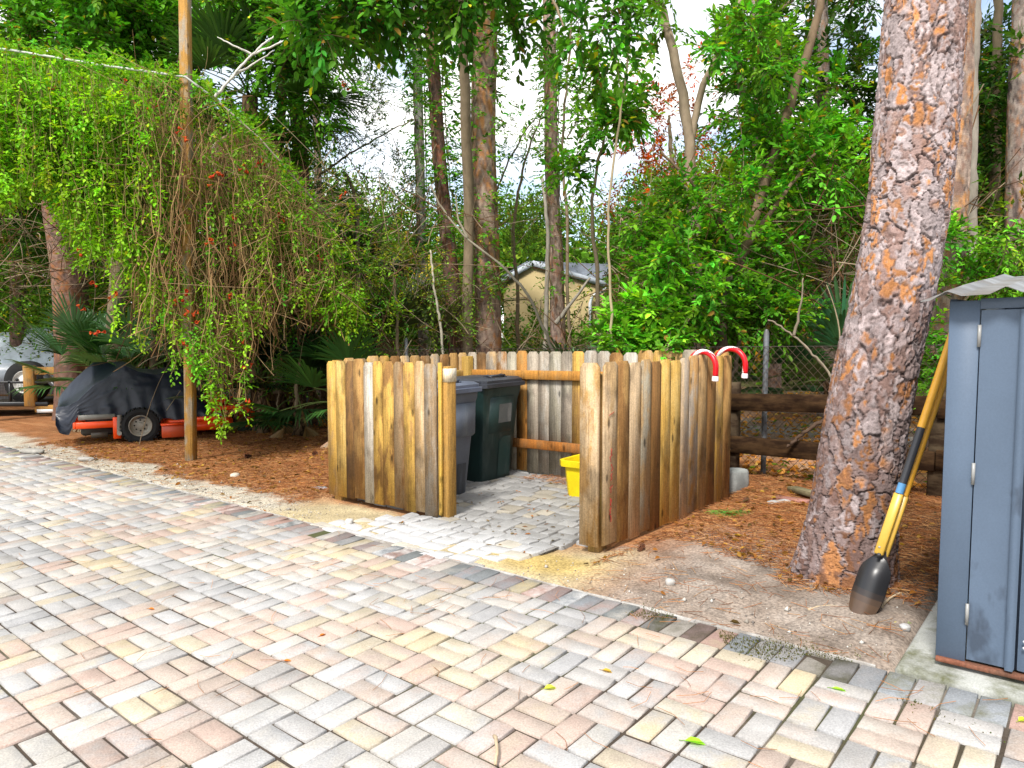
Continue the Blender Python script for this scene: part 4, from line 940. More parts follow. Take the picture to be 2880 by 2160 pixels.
# ------------------------------------------------------------------ the big pine and other plated trunks
def plated(mb, pts, rad, nu, nv, plate, seed, grey, orange, warm=.42, flare=0, depth=.018):
    r = np.random.default_rng(seed); q = path(pts, nv); K = nv; rad = np.interp(np.linspace(0, 1, K), np.linspace(0, 1, len(rad)), rad)
    T = nrm(np.gradient(q, axis=0)); Nn = nrm(np.cross(T, np.array([0, 1., 0]))); Bn = np.cross(T, Nn)
    ln = np.concatenate([[0], np.cumsum(np.linalg.norm(np.diff(q, axis=0), axis=1))]); Rm = rad.mean(); per = 2 * pi * Rm
    th = np.arange(nu) * 2 * pi / nu
    x = (th / (2 * pi) * per)[None, :].repeat(K, 0); y = ln[:, None].repeat(nu, 1)
    wx, wy = .07 * (fbm(x, y, seed + 5, 8) - .5) + .035 * (fbm(x, y, seed + 6, 30) - .5), .20 * (fbm(x, y, seed + 7, 7) - .5) + .05 * (fbm(x, y, seed + 8, 30) - .5)
    X, Y_ = (x + wx).ravel(), (y + wy).ravel() * .31
    M = int(per * ln[-1] * .31 / (plate ** 2)); sx, sy = r.random(M) * per, r.random(M) * ln[-1] * .31
    d1 = np.full(len(X), 9.); d2 = d1.copy(); id1 = np.zeros(len(X), int)
    order = np.argsort(sy); sx, sy = sx[order], sy[order]
    band = plate * 3.2
    ys = Y_.reshape(K, nu)
    for k in range(K):
        lo, hi = np.searchsorted(sy, [ys[k].min() - band, ys[k].max() + band]); ii = np.arange(lo, hi)
        if len(ii) < 2: continue
        dx = np.abs(X[k * nu:(k + 1) * nu, None] - sx[ii]); dx = np.minimum(dx, per - dx); dd = np.hypot(dx, ys[k][:, None] - sy[ii])
        o = np.argpartition(dd, 1, axis=1)[:, :2]; a = np.take_along_axis(dd, o, 1); so_ = np.argsort(a, 1); a = np.take_along_axis(a, so_, 1); o = np.take_along_axis(o, so_, 1)
        d1[k * nu:(k + 1) * nu], d2[k * nu:(k + 1) * nu], id1[k * nu:(k + 1) * nu] = a[:, 0], a[:, 1], ii[o[:, 0]]
    edge = (d2 - d1) / plate
    xf, yf = x.ravel(), y.ravel()
    wk = .025 + .20 * np.clip(fbm(xf, yf, seed + 9, 7) - .25, 0, 1) ** 1.5       # cracks of uneven width
    crack = 1 - sst(edge, wk * .45, wk)
    lv = r.random(M + 1)
    fl = .5 * fbm(xf, yf * .6, seed + 11, 26) + .5 * fbm(xf, yf * .7, seed + 12, 11)
    lay = fl * 11 + lv[id1] * 3; step = np.floor(lay); fr = lay - step         # flakes lying on each other
    hs = lambda k: (np.sin(step * 12.9898 + id1 * 78.233 + k * 37.7) * 43758.5453) % 1
    h = depth * ((1 - crack) * (.45 + .35 * lv[id1]) + .42 * (hs(1) - .5) + .25 * sst(fr, 0, .3)) + .005 * (fbm(xf, yf, seed + 13, 80) - .5)
    fw = flare * np.exp(-yf / .22) * (1 + .35 * np.cos(th[None].repeat(K, 0).ravel() * 3 + 1))
    R_ = rad[:, None].repeat(nu, 1).ravel() + h + fw
    P_ = q[:, None] + (R_.reshape(K, nu))[..., None] * (np.cos(th)[None, :, None] * Nn[:, None] + np.sin(th)[None, :, None] * Bn[:, None])
    c = np.tile(grey, (len(X), 1)) * (.72 + .56 * hs(2))[:, None] * (1 + .25 * (fbm(xf, yf, seed + 15, 34)[:, None] - .5) * 2)
    c = mixc(c, (hs(3) > .72) * .65, np.array([.20, .105, .075]))                # dull red-brown under-bark
    zone = sst(fbm(xf, yf, seed + 19, 5), .40, .56)
    w = ((hs(4) < warm) * zone + (hs(4) < warm * .25) * (1 - zone)) * sst(edge, wk, wk + .12)
    oc = np.array(orange)[None] * (.55 + .65 * hs(5))[:, None]
    c = c * (1 - w[:, None] * .92) + oc * w[:, None] * .92
    c = mixc(c, (1 - sst(fr, .03, .12)) * .45 * (hs(6) > .35), (.09, .065, .06))
    old = 1 - sst(yf, .5, 2.3) if flare > .07 else 0 * yf
    c = mixc(c, (hs(7) > .5) * .5 * old, np.array([.15, .075, .055])); c = c * (1 - .28 * old)[:, None]
    c = mixc(c, crack * .85, (.07, .052, .050))
    i = np.arange(K - 1)[:, None] * nu; j = np.arange(nu)[None]; jn = (j + 1) % nu
    f = np.stack([i + j, i + jn, i + nu + jn, i + nu + j], -1).reshape(-1, 4)
    mb.add(P_.reshape(-1, 3), [f], c[f].mean(1)); return q
def needles_crown(ml, r, C0, n, R_, L, col):
    B = C0 + rdir(r, n) * R_ * r.random((n, 1)) ** .4; m = 22
    d = nrm(rdir(r, n * m) + np.repeat(rdir(r, n, .3), m, 0) * .8); p = np.repeat(B, m, 0)
    ml.leaves(p, d, rdir(r, n * m), L * r.uniform(.7, 1.2, n * m), .006 * np.ones(n * m), jit(r, col, n * m), True)

GREY, ORA = np.array([.37, .305, .30]), np.array([.47, .20, .065])
def big_pine():
    b = G(1828, 1243); pts = np.vstack([b - ZZ * .08, px([(1838, 1150, 3.92), (1872, 900, 3.95), (1948, 530, 4.0), (1975, 300, 4.04), (1999, 0, 4.1), (2014, -200, 4.15), (2035, -500, 4.2), (2060, -1100, 4.3)])])
    t = thing('pine_tree', 'thick leaning pine with orange and grey plated bark in front of the rail fence', 'tree', b)
    mb = MB(); q = plated(mb, pts, [.205, .195, .19, .183, .187, .185, .18, .17, .14], 230, 1100, .056, 1, GREY, ORA, .32, .085, .024); mb.build('trunk', m_pinebark, t, smooth=True)
    r = np.random.default_rng(2); ml = MB(); top = q[-1]
    mb = MB()
    for k in range(7):
        d = rdir(r, 1, .3)[0]; limb(mb, [top - ZZ * .3 * k, top - ZZ * .3 * k + d * .8, top - ZZ * .3 * k + d * 1.5 + ZZ * .3], .05, .015, seed=k); needles_crown(ml, r, top - ZZ * .3 * k + d * 1.4 + ZZ * .3, 14, .6, .2, (.04, .10, .015))
    mb.build('limb', m_stem, t); ml.build('crown', m_leaf, t)
    mb = MB(); s = A(2062, 172, 3.95); mb.lathe([(.05, -.05), (.045, .0), (.04, .02), (.025, .03), (0, .028)], s + np.array([-.02, .02, 0]), np.array([.6, -.75, .15]), 14, (.19, .13, .10)); mb.build('branch_stub', m_stem, t)
big_pine()
def slim_pine(label, foot, rad, grey, orange, warm, plate, seed, crown_at=None, nu=72, nv=340, name='pine_tree'):
    pts = toground(foot); t = thing(name, label, 'tree', pts[0]); mb = MB()
    q = plated(mb, pts, rad, nu, nv, plate, seed, np.array(grey), orange, warm, rad[0] * .3, .012); mb.build('trunk', m_pinebark, t, smooth=True)
    r = np.random.default_rng(seed); top = q[-1]; mb, ml = MB(), MB()
    for k in range(9):
        d = nrm(rdir(r, 1, .1)[0] * np.array([1, 1, .5])); o = q[-1 - k * 8]; limb(mb, [o, o + d * .8, o + d * 1.8 + ZZ * .4], .04, .012, 6, seed=k); needles_crown(ml, r, o + d * 1.6 + ZZ * .4, 16, .8, .22, (.045, .10, .02))
    mb.build('limb', m_stem, t); ml.build('crown', m_leaf, t)
slim_pine('orange-barked pine right behind the thick leaning pine', [(2040, 900, 6.6), (2045, 580, 6.6), (2060, 300, 6.65), (2068, 0, 6.7), (2076, -300, 6.7), (2085, -700, 6.8)], [.15, .14, .135, .13, .12, .11], (.33, .25, .20), (.50, .24, .09), .6, .06, 21)
slim_pine('tall pine at the right edge of the picture above the shed', [(2192, 700, 8.5), (2196, 480, 8.5), (2203, 200, 8.5), (2212, 0, 8.6), (2220, -300, 8.6), (2228, -600, 8.7)], [.12, .115, .11, .105, .1, .09], (.27, .22, .19), (.42, .20, .09), .4, .06, 22)
slim_pine('leaning pine on the left between the trailer and the covered mower', [(152, 900, 13.4), (146, 640, 13.4), (125, 470, 13.4), (98, 330, 13.5), (80, 180, 13.5), (52, 40, 13.6), (30, -100, 13.7), (0, -400, 13.9)], [.25, .235, .225, .21, .2, .19, .18, .15], (.23, .145, .11), (.30, .12, .045), .5, .075, 23, nv=420)
slim_pine('dark brown pine close behind the leaning pine on the left', [(176, 880, 14.6), (170, 600, 14.6), (158, 430, 14.7), (146, 200, 14.7), (140, -200, 14.8), (135, -500, 14.9)], [.17, .16, .155, .15, .14, .13], (.13, .085, .06), (.22, .09, .04), .4, .09, 24)
slim_pine('slender grey pine with a forked dead stem in front of the tan house', [(1206, 760, 12.2), (1201, 560, 12.2), (1192, 380, 12.2), (1189, 180, 12.3), (1186, 0, 12.3), (1184, -300, 12.4), (1182, -600, 12.5)], [.125, .12, .11, .10, .095, .09, .08], (.36, .27, .22), (.36, .17, .09), .4, .06, 25)
slim_pine('stout orange-brown pine behind the back pickets left of the tan house', [(1056, 790, 11.6), (1052, 560, 11.6), (1044, 330, 11.7), (1046, 120, 11.8), (1050, -60, 11.8), (1054, -300, 11.9), (1058, -700, 12)], [.205, .20, .195, .185, .18, .17, .15], (.30, .22, .17), (.45, .20, .07), .5, .08, 26)
slim_pine('dark reddish curving pine left of the stout orange-brown pine', [(988, 790, 11.0), (975, 600, 11.0), (962, 480, 11.1), (948, 330, 11.1), (940, 200, 11.2), (931, 60, 11.2), (926, -200, 11.3), (922, -500, 11.4)], [.12, .115, .105, .095, .09, .085, .08, .07], (.13, .08, .06), (.22, .08, .04), .5, .06, 27)
slim_pine('pale lichen-covered thin trunk left of the dark reddish pine', [(915, 790, 12.4), (912, 600, 12.4), (908, 400, 12.4), (903, 200, 12.5), (900, 60, 12.5), (898, -200, 12.6), (896, -500, 12.7)], [.085, .08, .075, .07, .07, .065, .06], (.44, .42, .37), (.30, .24, .16), .25, .07, 28)
slim_pine('pinkish pine trunk standing deep among the green leaves right of the sky gap', [(1668, 780, 13), (1660, 520, 13), (1648, 300, 13), (1640, 0, 13), (1636, -300, 13), (1632, -600, 13)], [.15, .145, .14, .135, .13, .12], (.40, .30, .27), (.42, .22, .13), .4, .08, 29)
slim_pine('dark pine at the far left edge behind the boat', [(40, 780, 17), (38, 560, 17), (34, 380, 17), (36, 200, 17), (30, -100, 17), (28, -300, 17)], [.17, .16, .155, .15, .14, .13], (.15, .10, .08), (.2, .09, .05), .3, .09, 30)
slim_pine('pine trunk in the shade between the palmetto and the thick leaning pine', [(1790, 700, 11), (1788, 500, 11), (1782, 380, 11), (1778, 200, 11), (1772, -100, 11), (1770, -400, 11)], [.10, .095, .09, .085, .08, .075], (.25, .21, .18), (.28, .15, .08), .3, .07, 31)
slim_pine('thin shaded trunk in the sky gap left of the pale trunk', [(690, 700, 15), (688, 450, 15), (685, 300, 15), (682, 180, 15), (680, -50, 15), (678, -300, 15)], [.075, .07, .065, .06, .06, .055], (.28, .24, .22), (.26, .15, .09), .3, .07, 32)
slim_pine('brown trunk with hanging dead fronds left of the sky gap', [(662, 700, 11.5), (655, 480, 11.5), (648, 330, 11.5), (640, 210, 11.5), (634, 50, 11.5), (630, -200, 11.5)], [.12, .115, .11, .105, .10, .09], (.15, .10, .07), (.22, .10, .05), .4, .07, 33)
def stick(label, pts, r0, r1, c, name='sapling', k=30, forks=(), cat='sapling'):
    q = px(pts); base = q[0]; t = thing(name, label, cat, base); mb = MB(); limb(mb, q, r0, r1, 7, c, tuple(np.array(c) * .6), k, .004, 3)
    mb.build('stem', m_stem, t)
    for f in forks: mb = MB(); limb(mb, px(f), r1 * 1.6 + .004, r1 * .7, 6, c, None, 12, .004, 5); mb.build('branch', m_stem, t)
stick('thin grey trunk right of the thick leaning pine', [(2098, 640, 8), (2100, 480, 8), (2102, 300, 8), (2106, 100, 8), (2112, -60, 8)], .055, .045, (.27, .24, .2), 'tree_trunk', cat='trunk')
stick('straight bare pale cane rising in front of the sky gap', [(1322, 760, 7.2), (1318, 620, 7.2), (1314, 520, 7.2), (1322, 380, 7.2), (1345, 220, 7.3), (1360, 80, 7.3), (1366, -30, 7.3)], .015, .009, (.36, .29, .18))
stick('grey dead branch leaning down to the back pickets in front of the tan house', [(1200, 770, 9), (1165, 690, 9), (1135, 630, 9), (1085, 575, 9.1), (1010, 515, 9.2), (955, 450, 9.3), (930, 400, 9.3)], .022, .010, (.26, .23, .17), 'dead_branch', cat='branch', forks=[[(1010, 515, 9.2), (990, 470, 9.3), (985, 420, 9.4)]])
stick('smooth grey stem rising beside the slender pine in front of the tan house', [(1178, 770, 11), (1180, 650, 11), (1184, 520, 11), (1178, 440, 11), (1170, 380, 11.1)], .04, .022, (.30, .27, .22), forks=[[(1200, 700, 11), (1230, 660, 11), (1275, 600, 11)]])
stick('thin leaning dead stem beside the pale lichen-covered trunk', [(958, 790, 9.5), (950, 690, 9.5), (938, 620, 9.5), (930, 540, 9.6)], .02, .012, (.40, .36, .28), 'dead_branch', cat='branch')
stick('bleached forked dead branch sticking out of the vine top against dark leaves', [(462, 212, 8.1), (520, 145, 8.1), (570, 95, 8.1), (632, 45, 8.2)], .018, .006, (.62, .60, .54), 'dead_branch', cat='branch', forks=[[(545, 118, 8.1), (620, 85, 8.1), (686, 52, 8.1)], [(545, 118, 8.1), (500, 95, 8.0), (470, 80, 8.0)], [(500, 166, 8.1), (560, 130, 8.2), (590, 110, 8.2)]])
stick('grey dead branch leaning against the thick pine above the rail fence', [(1812, 838, 5.6), (1770, 780, 5.7), (1715, 725, 5.8), (1660, 690, 5.9)], .011, .006, (.22, .18, .13), 'dead_branch', cat='branch', forks=[[(1715, 725, 5.8), (1730, 660, 5.8), (1735, 600, 5.8)]])
stick('crooked dead branch hanging in the dark under the vine', [(655, 515, 8.6), (640, 545, 8.6), (648, 570, 8.6), (640, 600, 8.6), (636, 650, 8.6)], .012, .006, (.48, .42, .33), 'dead_branch', cat='branch')
stick('dark dead branch slanting between the two rails of the fence', [(1700, 965, 6.25), (1745, 930, 6.2), (1800, 892, 6.15)], .013, .02, (.10, .065, .045), 'dead_branch', cat='branch')

# ------------------------------------------------------------------ far woodland, hedge and undergrowth
def far_woods():
    r = np.random.default_rng(50); ml = MB(); n = 6400; xs = r.uniform(-350, 2560, n)
    topy = np.interp(xs, [-350, 250, 420, 560, 680, 820, 960, 1090, 1180, 1300, 1380, 1480, 1600, 1750, 1900, 2100, 2500], [40, 60, 140, 260, 330, 400, 450, 405, 425, 460, 360, 330, 320, 300, 240, 160, 120])
    ys = topy + (820 - topy) * r.random(n) ** .85; Y = r.uniform(17, 36, n)
    gap = (xs > 1060) & (xs < 1330) & (ys > 520); Y = np.where(gap, r.uniform(39, 46, n), Y); ys = np.where(gap, np.minimum(ys, 620), ys)
    c = px(np.stack([xs, ys, Y], 1)); ok = c[:, 2] > -.3; c, Y, xs = c[ok], Y[ok], xs[ok]; n = len(c); m = 30
    R_ = r.uniform(.3, .75, n) * Y / 26
    B = np.repeat(c, m, 0) + rdir(r, n * m) * np.repeat(R_, m)[:, None] * r.random((n * m, 1)) ** .5
    pal = np.array([[.05, .12, .02], [.09, .17, .03], [.035, .075, .018], [.13, .18, .04], [.05, .10, .03]]); k = r.choice(5, n, p=[.3, .22, .25, .11, .12])
    base = pal[k] * r.normal(1, .2, (n, 1))
    rust = (r.random(n) < .10) & (xs > 1500); base[rust] = (.22, .11, .03)
    big = np.repeat(1 + 1.3 * sst(ys, topy + 30, topy + 150)[ok], m)
    ml.leaves(B, rdir(r, n * m, -.2), rdir(r, n * m, .5), np.repeat(Y / 26, m) * r.uniform(.10, .22, n * m) * big, np.repeat(Y / 26, m) * .08 * big, np.clip(np.repeat(base, m, 0) * r.normal(1, .2, (n * m, 1)), .005, 1), True)
    o = ml.build('woodland', m_far); struct(o, 'stuff'); tag(o, 'far dense woodland of mixed green leaves closing the view behind the yard', 'woodland')
far_woods()
def undergrowth():
    r = np.random.default_rng(51); ml, mt = MB(), MB(); n = 2300
    xs = r.uniform(-250, 2350, n); Y = r.uniform(12.6, 16.5, n) - np.clip((xs - 1100) / 1100, -.3, 1) * 4.5
    topy = np.interp(xs, [-250, 0, 200, 350, 700, 860, 1000, 1080, 1320, 1420, 1600, 1800, 2000, 2350], [400, 400, 420, 260, 330, 480, 560, 660, 660, 420, 300, 330, 420, 500]); by = np.interp(xs, [-250, 150, 500, 900, 1300, 1500, 1600, 1800, 2000, 2350], [740, 740, 860, 800, 790, 740, 640, 640, 650, 780])
    ys = topy + (by - topy) * r.random(n)
    k = (xs > 1060) & (xs < 1320) & (ys < 715); xs, ys, Y = xs[~k], ys[~k], Y[~k]; n = len(xs)
    c = px(np.stack([xs, ys, Y], 1)); m = 6
    pal = np.array([[.04, .095, .014], [.07, .15, .022], [.028, .055, .013], [.12, .19, .03], [.12, .08, .03]]); kk = r.choice(5, n, p=[.3, .25, .25, .1, .1])
    B = np.repeat(c, m, 0) + r.normal(0, .28, (n * m, 3)); col = np.repeat(pal[kk], m, 0) * r.normal(1, .2, (n * m, 1))
    B[:, 2] = np.maximum(B[:, 2], TILT * B[:, 0] + .05)
    sprays(ml, mt, r, B, rdir(r, n * m, .3), r.uniform(.25, .6, n * m), 9, .10, .45, np.clip(col, .006, 1), .004, .3, True, (.10, .07, .04))
    o = ml.build('undergrowth', m_leaf); struct(o, 'stuff'); tag(o, 'tangled dark green undergrowth between the trunks behind the fences', 'undergrowth')
    # bare brown twigs through the same belt
    N = 2600; xs = r.uniform(-150, 2100, N); ys = r.uniform(430, 800, N); k = ((xs > 1060) & (xs < 1330) & (ys < 730) & (r.random(N) < .93)) | ((xs > 1540) & (ys > 740)) | ((xs < 330) & (ys > 640)); xs, ys = xs[~k], ys[~k]; N = len(xs)
    c = px(np.stack([xs, ys, r.uniform(9.5, 13, N) - np.clip((xs - 1100) / 1100, 0, 1) * 3.5], 1)); c[:, 2] = np.maximum(c[:, 2], TILT * c[:, 0] + .1)
    d = nrm(rdir(r, N, .3)); b = rdir(r, N); K = np.linspace(0, 1, 6)[None, :, None]; L = r.uniform(.3, 1.3, N)[:, None, None]
    q = c[:, None] + d[:, None] * L * K + b[:, None] * L * .35 * K ** 2; q[..., 2] = np.maximum(q[..., 2], TILT * q[..., 0] + .01)
    col = np.where(r.random((N, 1)) < .5, (.16, .085, .045), (.30, .23, .15)); mb = MB(); mb.strands(q, r.uniform(.003, .008, (N, 1)), col)
    o = mb.build('dry_twigs', m_stem); struct(o, 'stuff'); tag(o, 'tangle of bare brown twigs and dead stems behind the pickets', 'twigs')
undergrowth()

# ------------------------------------------------------------------ leafy trees
def leafy(label, stems, blobs, n, L, nl, ll, lw, col, seed, stemc=(.22, .17, .11), group=None, name='broadleaf_tree', cat='tree', mats=None, **kw):
    r = np.random.default_rng(seed); s0 = px(stems[0][0]); base = np.array([s0[0][0], s0[0][1], min(s0[0][2], TILT * s0[0][0])]) 
    t = thing(name, label, cat, base, group); mb = MB()
    for i, (p, r0, r1) in enumerate(stems): limb(mb, px(p), r0, r1, 9, stemc, tuple(np.array(stemc) * .6), 26, .008, i)
    ml, mt = MB(), MB(); b = np.array([[*A(x, y, Y), R_] for x, y, Y, R_ in blobs])
    crown(ml, mt, r, b, n, L, nl, ll, lw, col, **kw)
    mb.build('trunk', m_stem, t); mt.build('twigs', m_stem, t); ml.build('crown', mats or m_leaf, t); return t
def bl(xs, ys, Y, R_, n, seed, dy=1.0):
    r = np.random.default_rng(seed); return [(r.uniform(*xs), r.uniform(*ys), r.uniform(Y - dy, Y + dy), R_ * r.uniform(.7, 1.25)) for _ in range(n)]
# right-hand broadleaf clump
leafy('bright green broadleaf tree with slanting brown limbs right of the sky gap', [([(1555, 790, 8.2), (1560, 660, 8.2), (1610, 540, 8.2), (1650, 400, 8.3), (1715, 200, 8.3), (1760, 60, 8.3), (1790, -80, 8.4)], .075, .04),
      ([(1560, 660, 8.2), (1600, 560, 8.0), (1650, 480, 7.8), (1760, 330, 7.7)], .05, .015), ([(1600, 560, 8.2), (1560, 480, 8.1), (1500, 400, 8.0), (1430, 330, 8.0)], .03, .012)],
      bl((1430, 1680), (470, 690), 8.0, .42, 25, 1) + bl((1600, 1860), (90, 470), 8.2, .42, 19, 2) + bl((1390, 1480), (430, 600), 8.0, .26, 8, 200), 150, .34, 12, .085, .46, (.070, .19, .022), 61, (.17, .12, .075), hue=.14)
leafy('tall broadleaf tree with two bare forking trunks at the top right of the sky gap', [([(1512, 790, 9.2), (1505, 560, 9.2), (1492, 420, 9.2), (1490, 330, 9.2), (1470, 180, 9.2), (1440, 60, 9.2), (1415, -40, 9.2)], .085, .05),
      ([(1490, 330, 9.2), (1510, 220, 9.2), (1560, 90, 9.1), (1600, 0, 9.1), (1620, -60, 9.1)], .05, .03), ([(1640, 700, 9.4), (1650, 420, 9.4), (1620, 250, 9.4), (1596, 150, 9.4), (1600, 0, 9.4), (1606, -80, 9.4)], .06, .045)],
      bl((1390, 1480), (-30, 120), 8.8, .2, 5, 3) + bl((1530, 1690), (-40, 300), 9.2, .40, 16, 4) + bl((1420, 1560), (400, 500), 9.3, .32, 6, 5), 110, .34, 12, .10, .45, (.06, .155, .025), 62, (.30, .23, .16), hue=.12)
leafy('dark glossy tree filling the gap between the green limbs and the thick leaning pine', [([(1760, 800, 11.5), (1765, 500, 11.5), (1770, 200, 11.5), (1780, -50, 11.5)], .10, .06)],
      bl((1700, 1900), (-60, 420), 11.5, .8, 22, 6, 1.4) + bl((1640, 1760), (-60, 160), 12.5, .6, 5, 7), 62, .4, 10, .13, .42, (.022, .06, .012), 63, simple=True)
leafy('shady tree crown above the shed at the right edge', [([(2150, 800, 9.5), (2148, 500, 9.5), (2150, 200, 9.5), (2160, -50, 9.5)], .08, .05)],
      bl((2080, 2260), (60, 480), 9.8, .65, 22, 8, 1.2), 110, .4, 10, .12, .42, (.025, .065, .015), 64, simple=True)
leafy('red-leaved tree showing through the gap above the low green leaves', [([(1470, 640, 17), (1462, 480, 17), (1450, 330, 17), (1445, 250, 17)], .10, .03)],
      bl((1380, 1560), (90, 260), 17, .55, 10, 9) + bl((1340, 1580), (300, 420), 17, .8, 12, 10), 36, .4, 8, .12, .45, (.24, .045, .022), 65, simple=True, hue=.2)
leafy('big-leaved tree whose low boughs hang across the top of the sky gap', [([(1010, 900, 10.4), (1012, 500, 10.4), (1000, 100, 9.6), (960, -180, 8.6), (900, -320, 7.4)], .08, .06), ([(1000, -60, 9.2), (820, -120, 7.6), (700, -40, 6.8), (660, 30, 6.5)], .035, .008), ([(960, -180, 8.6), (1080, -120, 7.4), (1180, -20, 6.9), (1220, 60, 6.7)], .03, .008)],
      bl((650, 790), (-60, 80), 6.6, .2, 11, 11, .4) + bl((810, 1080), (-120, -10), 6.8, .24, 12, 12, .4) + bl((1100, 1330), (-60, 70), 6.9, .17, 9, 13, .4) + bl((830, 1000), (0, 50), 7.0, .10, 6, 130, .3), 230, .34, 10, .105, .5, (.038, .12, .018), 66, zb=-.5, droop=.4)
leafy('leafy branch with bright young leaves in front of the right part of the sky gap', [([(1300, 770, 8.4), (1290, 600, 8.4), (1280, 420, 8.3), (1320, 250, 8.2), (1355, 190, 8.1)], .03, .008)],
      bl((1270, 1370), (150, 290), 8.1, .20, 7, 14, .3) + bl((1190, 1270), (330, 380), 8.2, .16, 3, 15, .2), 330, .28, 9, .10, .46, (.075, .20, .03), 67, zb=.1)
leafy('young shrub with fresh yellow-green leaves standing over the back pickets', [([(1420, 790, 7.35), (1415, 720, 7.35), (1390, 660, 7.35), (1370, 610, 7.3)], .018, .006), ([(1430, 780, 7.35), (1470, 720, 7.3), (1500, 670, 7.3)], .012, .005)],
      bl((1315, 1480), (655, 745), 7.3, .17, 12, 16, .15) + bl((1390, 1450), (740, 765), 7.2, .12, 4, 17, .1), 330, .24, 9, .10, .48, (.11, .27, .04), 68, zb=.5, name='shrub', cat='shrub')
leafy('leafy sprig with round leaves drooping over the side pickets', [([(1450, 790, 7.0), (1450, 740, 6.6), (1440, 760, 6.2)], .008, .004)], [(1435, 775, 6.1, .10), (1420, 760, 6.3, .10), (1442, 800, 5.9, .05)], 420, .16, 8, .055, .6, (.07, .20, .03), 69, zb=-.4, name='shrub', cat='shrub')
leafy('low bright shrub between the thick leaning pine and the shed roof', [([(2080, 840, 6.3), (2085, 700, 6.3), (2090, 600, 6.3)], .02, .008)],
      bl((2010, 2230), (510, 640), 6.6, .28, 13, 18, .4) + bl((2010, 2060), (600, 860), 6.0, .2, 10, 19, .3), 280, .24, 10, .06, .45, (.085, .22, .03), 70, name='shrub', cat='shrub')
leafy('low green bush by the chain link right of the candy canes', [([(1650, 860, 7.4), (1655, 780, 7.4), (1660, 700, 7.4)], .016, .006)],
      bl((1560, 1740), (640, 760), 7.7, .24, 11, 20, .4), 230, .24, 10, .06, .45, (.05, .15, .022), 71, name='shrub', cat='shrub')
leafy('grey-trunked bush stem behind the candy canes', [([(1568, 880, 7.5), (1562, 800, 7.5), (1560, 700, 7.5), (1575, 600, 7.5)], .06, .04), ([(1568, 860, 7.5), (1590, 780, 7.5), (1600, 700, 7.5)], .03, .015)], bl((1510, 1560), (600, 720), 7.6, .2, 5, 21, .2), 250, .24, 10, .07, .45, (.05, .15, .022), 72, (.13, .10, .075), name='shrub', cat='shrub')
# upper left canopy
leafy('dense bright evergreen crown across the upper left behind the vine', [([(250, 850, 12), (255, 500, 12), (260, 200, 12), (270, -60, 12)], .14, .09), ([(330, 850, 11.6), (345, 400, 11.6), (362, 150, 11.5), (330, 0, 11.5)], .06, .05)],
      bl((60, 480), (-90, 190), 11.2, .62, 36, 22, 1.0), 140, .36, 11, .105, .5, (.05, .15, .016), 73, hue=.1)
leafy('darker tree crown at the top left corner', [([(-60, 900, 13), (-50, 400, 13), (-30, 100, 13), (-10, -60, 13)], .14, .09)], bl((-140, 130), (-80, 330), 13, .8, 18, 23, 1.2) + bl((-120, 240), (330, 560), 15, .8, 18, 24, 1.2), 90, .4, 10, .12, .45, (.028, .075, .014), 74, simple=True)
leafy('yellow-green tree crown between the palm and the sky gap', [([(600, 850, 11), (596, 500, 11), (610, 200, 10.8), (640, -40, 10.6)], .09, .05)], bl((500, 740), (-80, 110), 10.6, .5, 18, 25, .8) + bl((480, 730), (100, 330), 10.8, .40, 20, 26, .7), 150, .32, 11, .085, .48, (.06, .16, .022), 75)
leafy('sparse small-leaved tree against the sky left of the pale trunk', [([(780, 830, 11.8), (775, 600, 11.8), (768, 440, 11.8), (750, 380, 11.8)], .05, .02), ([(775, 560, 11.8), (830, 480, 11.8), (880, 430, 11.8)], .02, .008), ([(690, 380, 11.8), (760, 330, 11.8), (850, 280, 11.8), (900, 255, 11.8)], .02, .006)],
      bl((640, 800), (110, 330), 11.8, .34, 16, 27, .5) + bl((800, 900), (190, 330), 11.8, .3, 5, 270, .5) + bl((690, 890), (360, 470), 11.8, .36, 12, 28, .5), 115, .34, 9, .055, .42, (.05, .10, .045), 76, hue=.15)
leafy('small-leaved sapling against the sky between the stout pine and the slender pine', [([(1120, 790, 12.6), (1118, 640, 12.6), (1110, 480, 12.6), (1140, 330, 12.6), (1180, 230, 12.6)], .04, .012), ([(1060, 440, 12.6), (1130, 290, 12.6), (1210, 200, 12.6)], .02, .006)],
      bl((1080, 1290), (240, 420), 12.6, .26, 10, 29, .5) + bl((1080, 1300), (440, 530), 13.2, .34, 10, 30, .5), 70, .34, 9, .06, .42, (.07, .155, .04), 77, hue=.15)
leafy('feathery light green bush at the foot of the pines left of the house', [([(1040, 860, 13), (1050, 700, 13), (1100, 600, 13)], .04, .015)], bl((1060, 1170), (460, 540), 14, .40, 8, 31, .5) + bl((860, 1040), (560, 720), 10.4, .22, 12, 32, .5), 130, .3, 10, .05, .42, (.09, .16, .035), 78, name='shrub', cat='shrub')
leafy('yellow-green shrub thicket filling the space right of the hanging vine', [([(640, 880, 9.8), (650, 700, 9.8), (660, 540, 9.8)], .03, .01), ([(760, 860, 9.6), (750, 700, 9.6), (740, 560, 9.6)], .03, .01)],
      bl((560, 800), (470, 720), 9.7, .26, 26, 301, .5) + bl((700, 860), (560, 740), 9.3, .2, 12, 302, .4), 190, .28, 9, .055, .46, (.11, .21, .025), 85, name='shrub', cat='shrub', hue=.22)
leafy('olive-brown shrub with dry leaves between the palmettos and the pale trunk', [([(860, 850, 9.9), (858, 700, 9.9), (850, 560, 9.9)], .03, .01)],
      bl((780, 960), (520, 740), 10.0, .25, 20, 303, .5), 150, .3, 9, .05, .44, (.12, .155, .03), 86, name='shrub', cat='shrub', hue=.3)
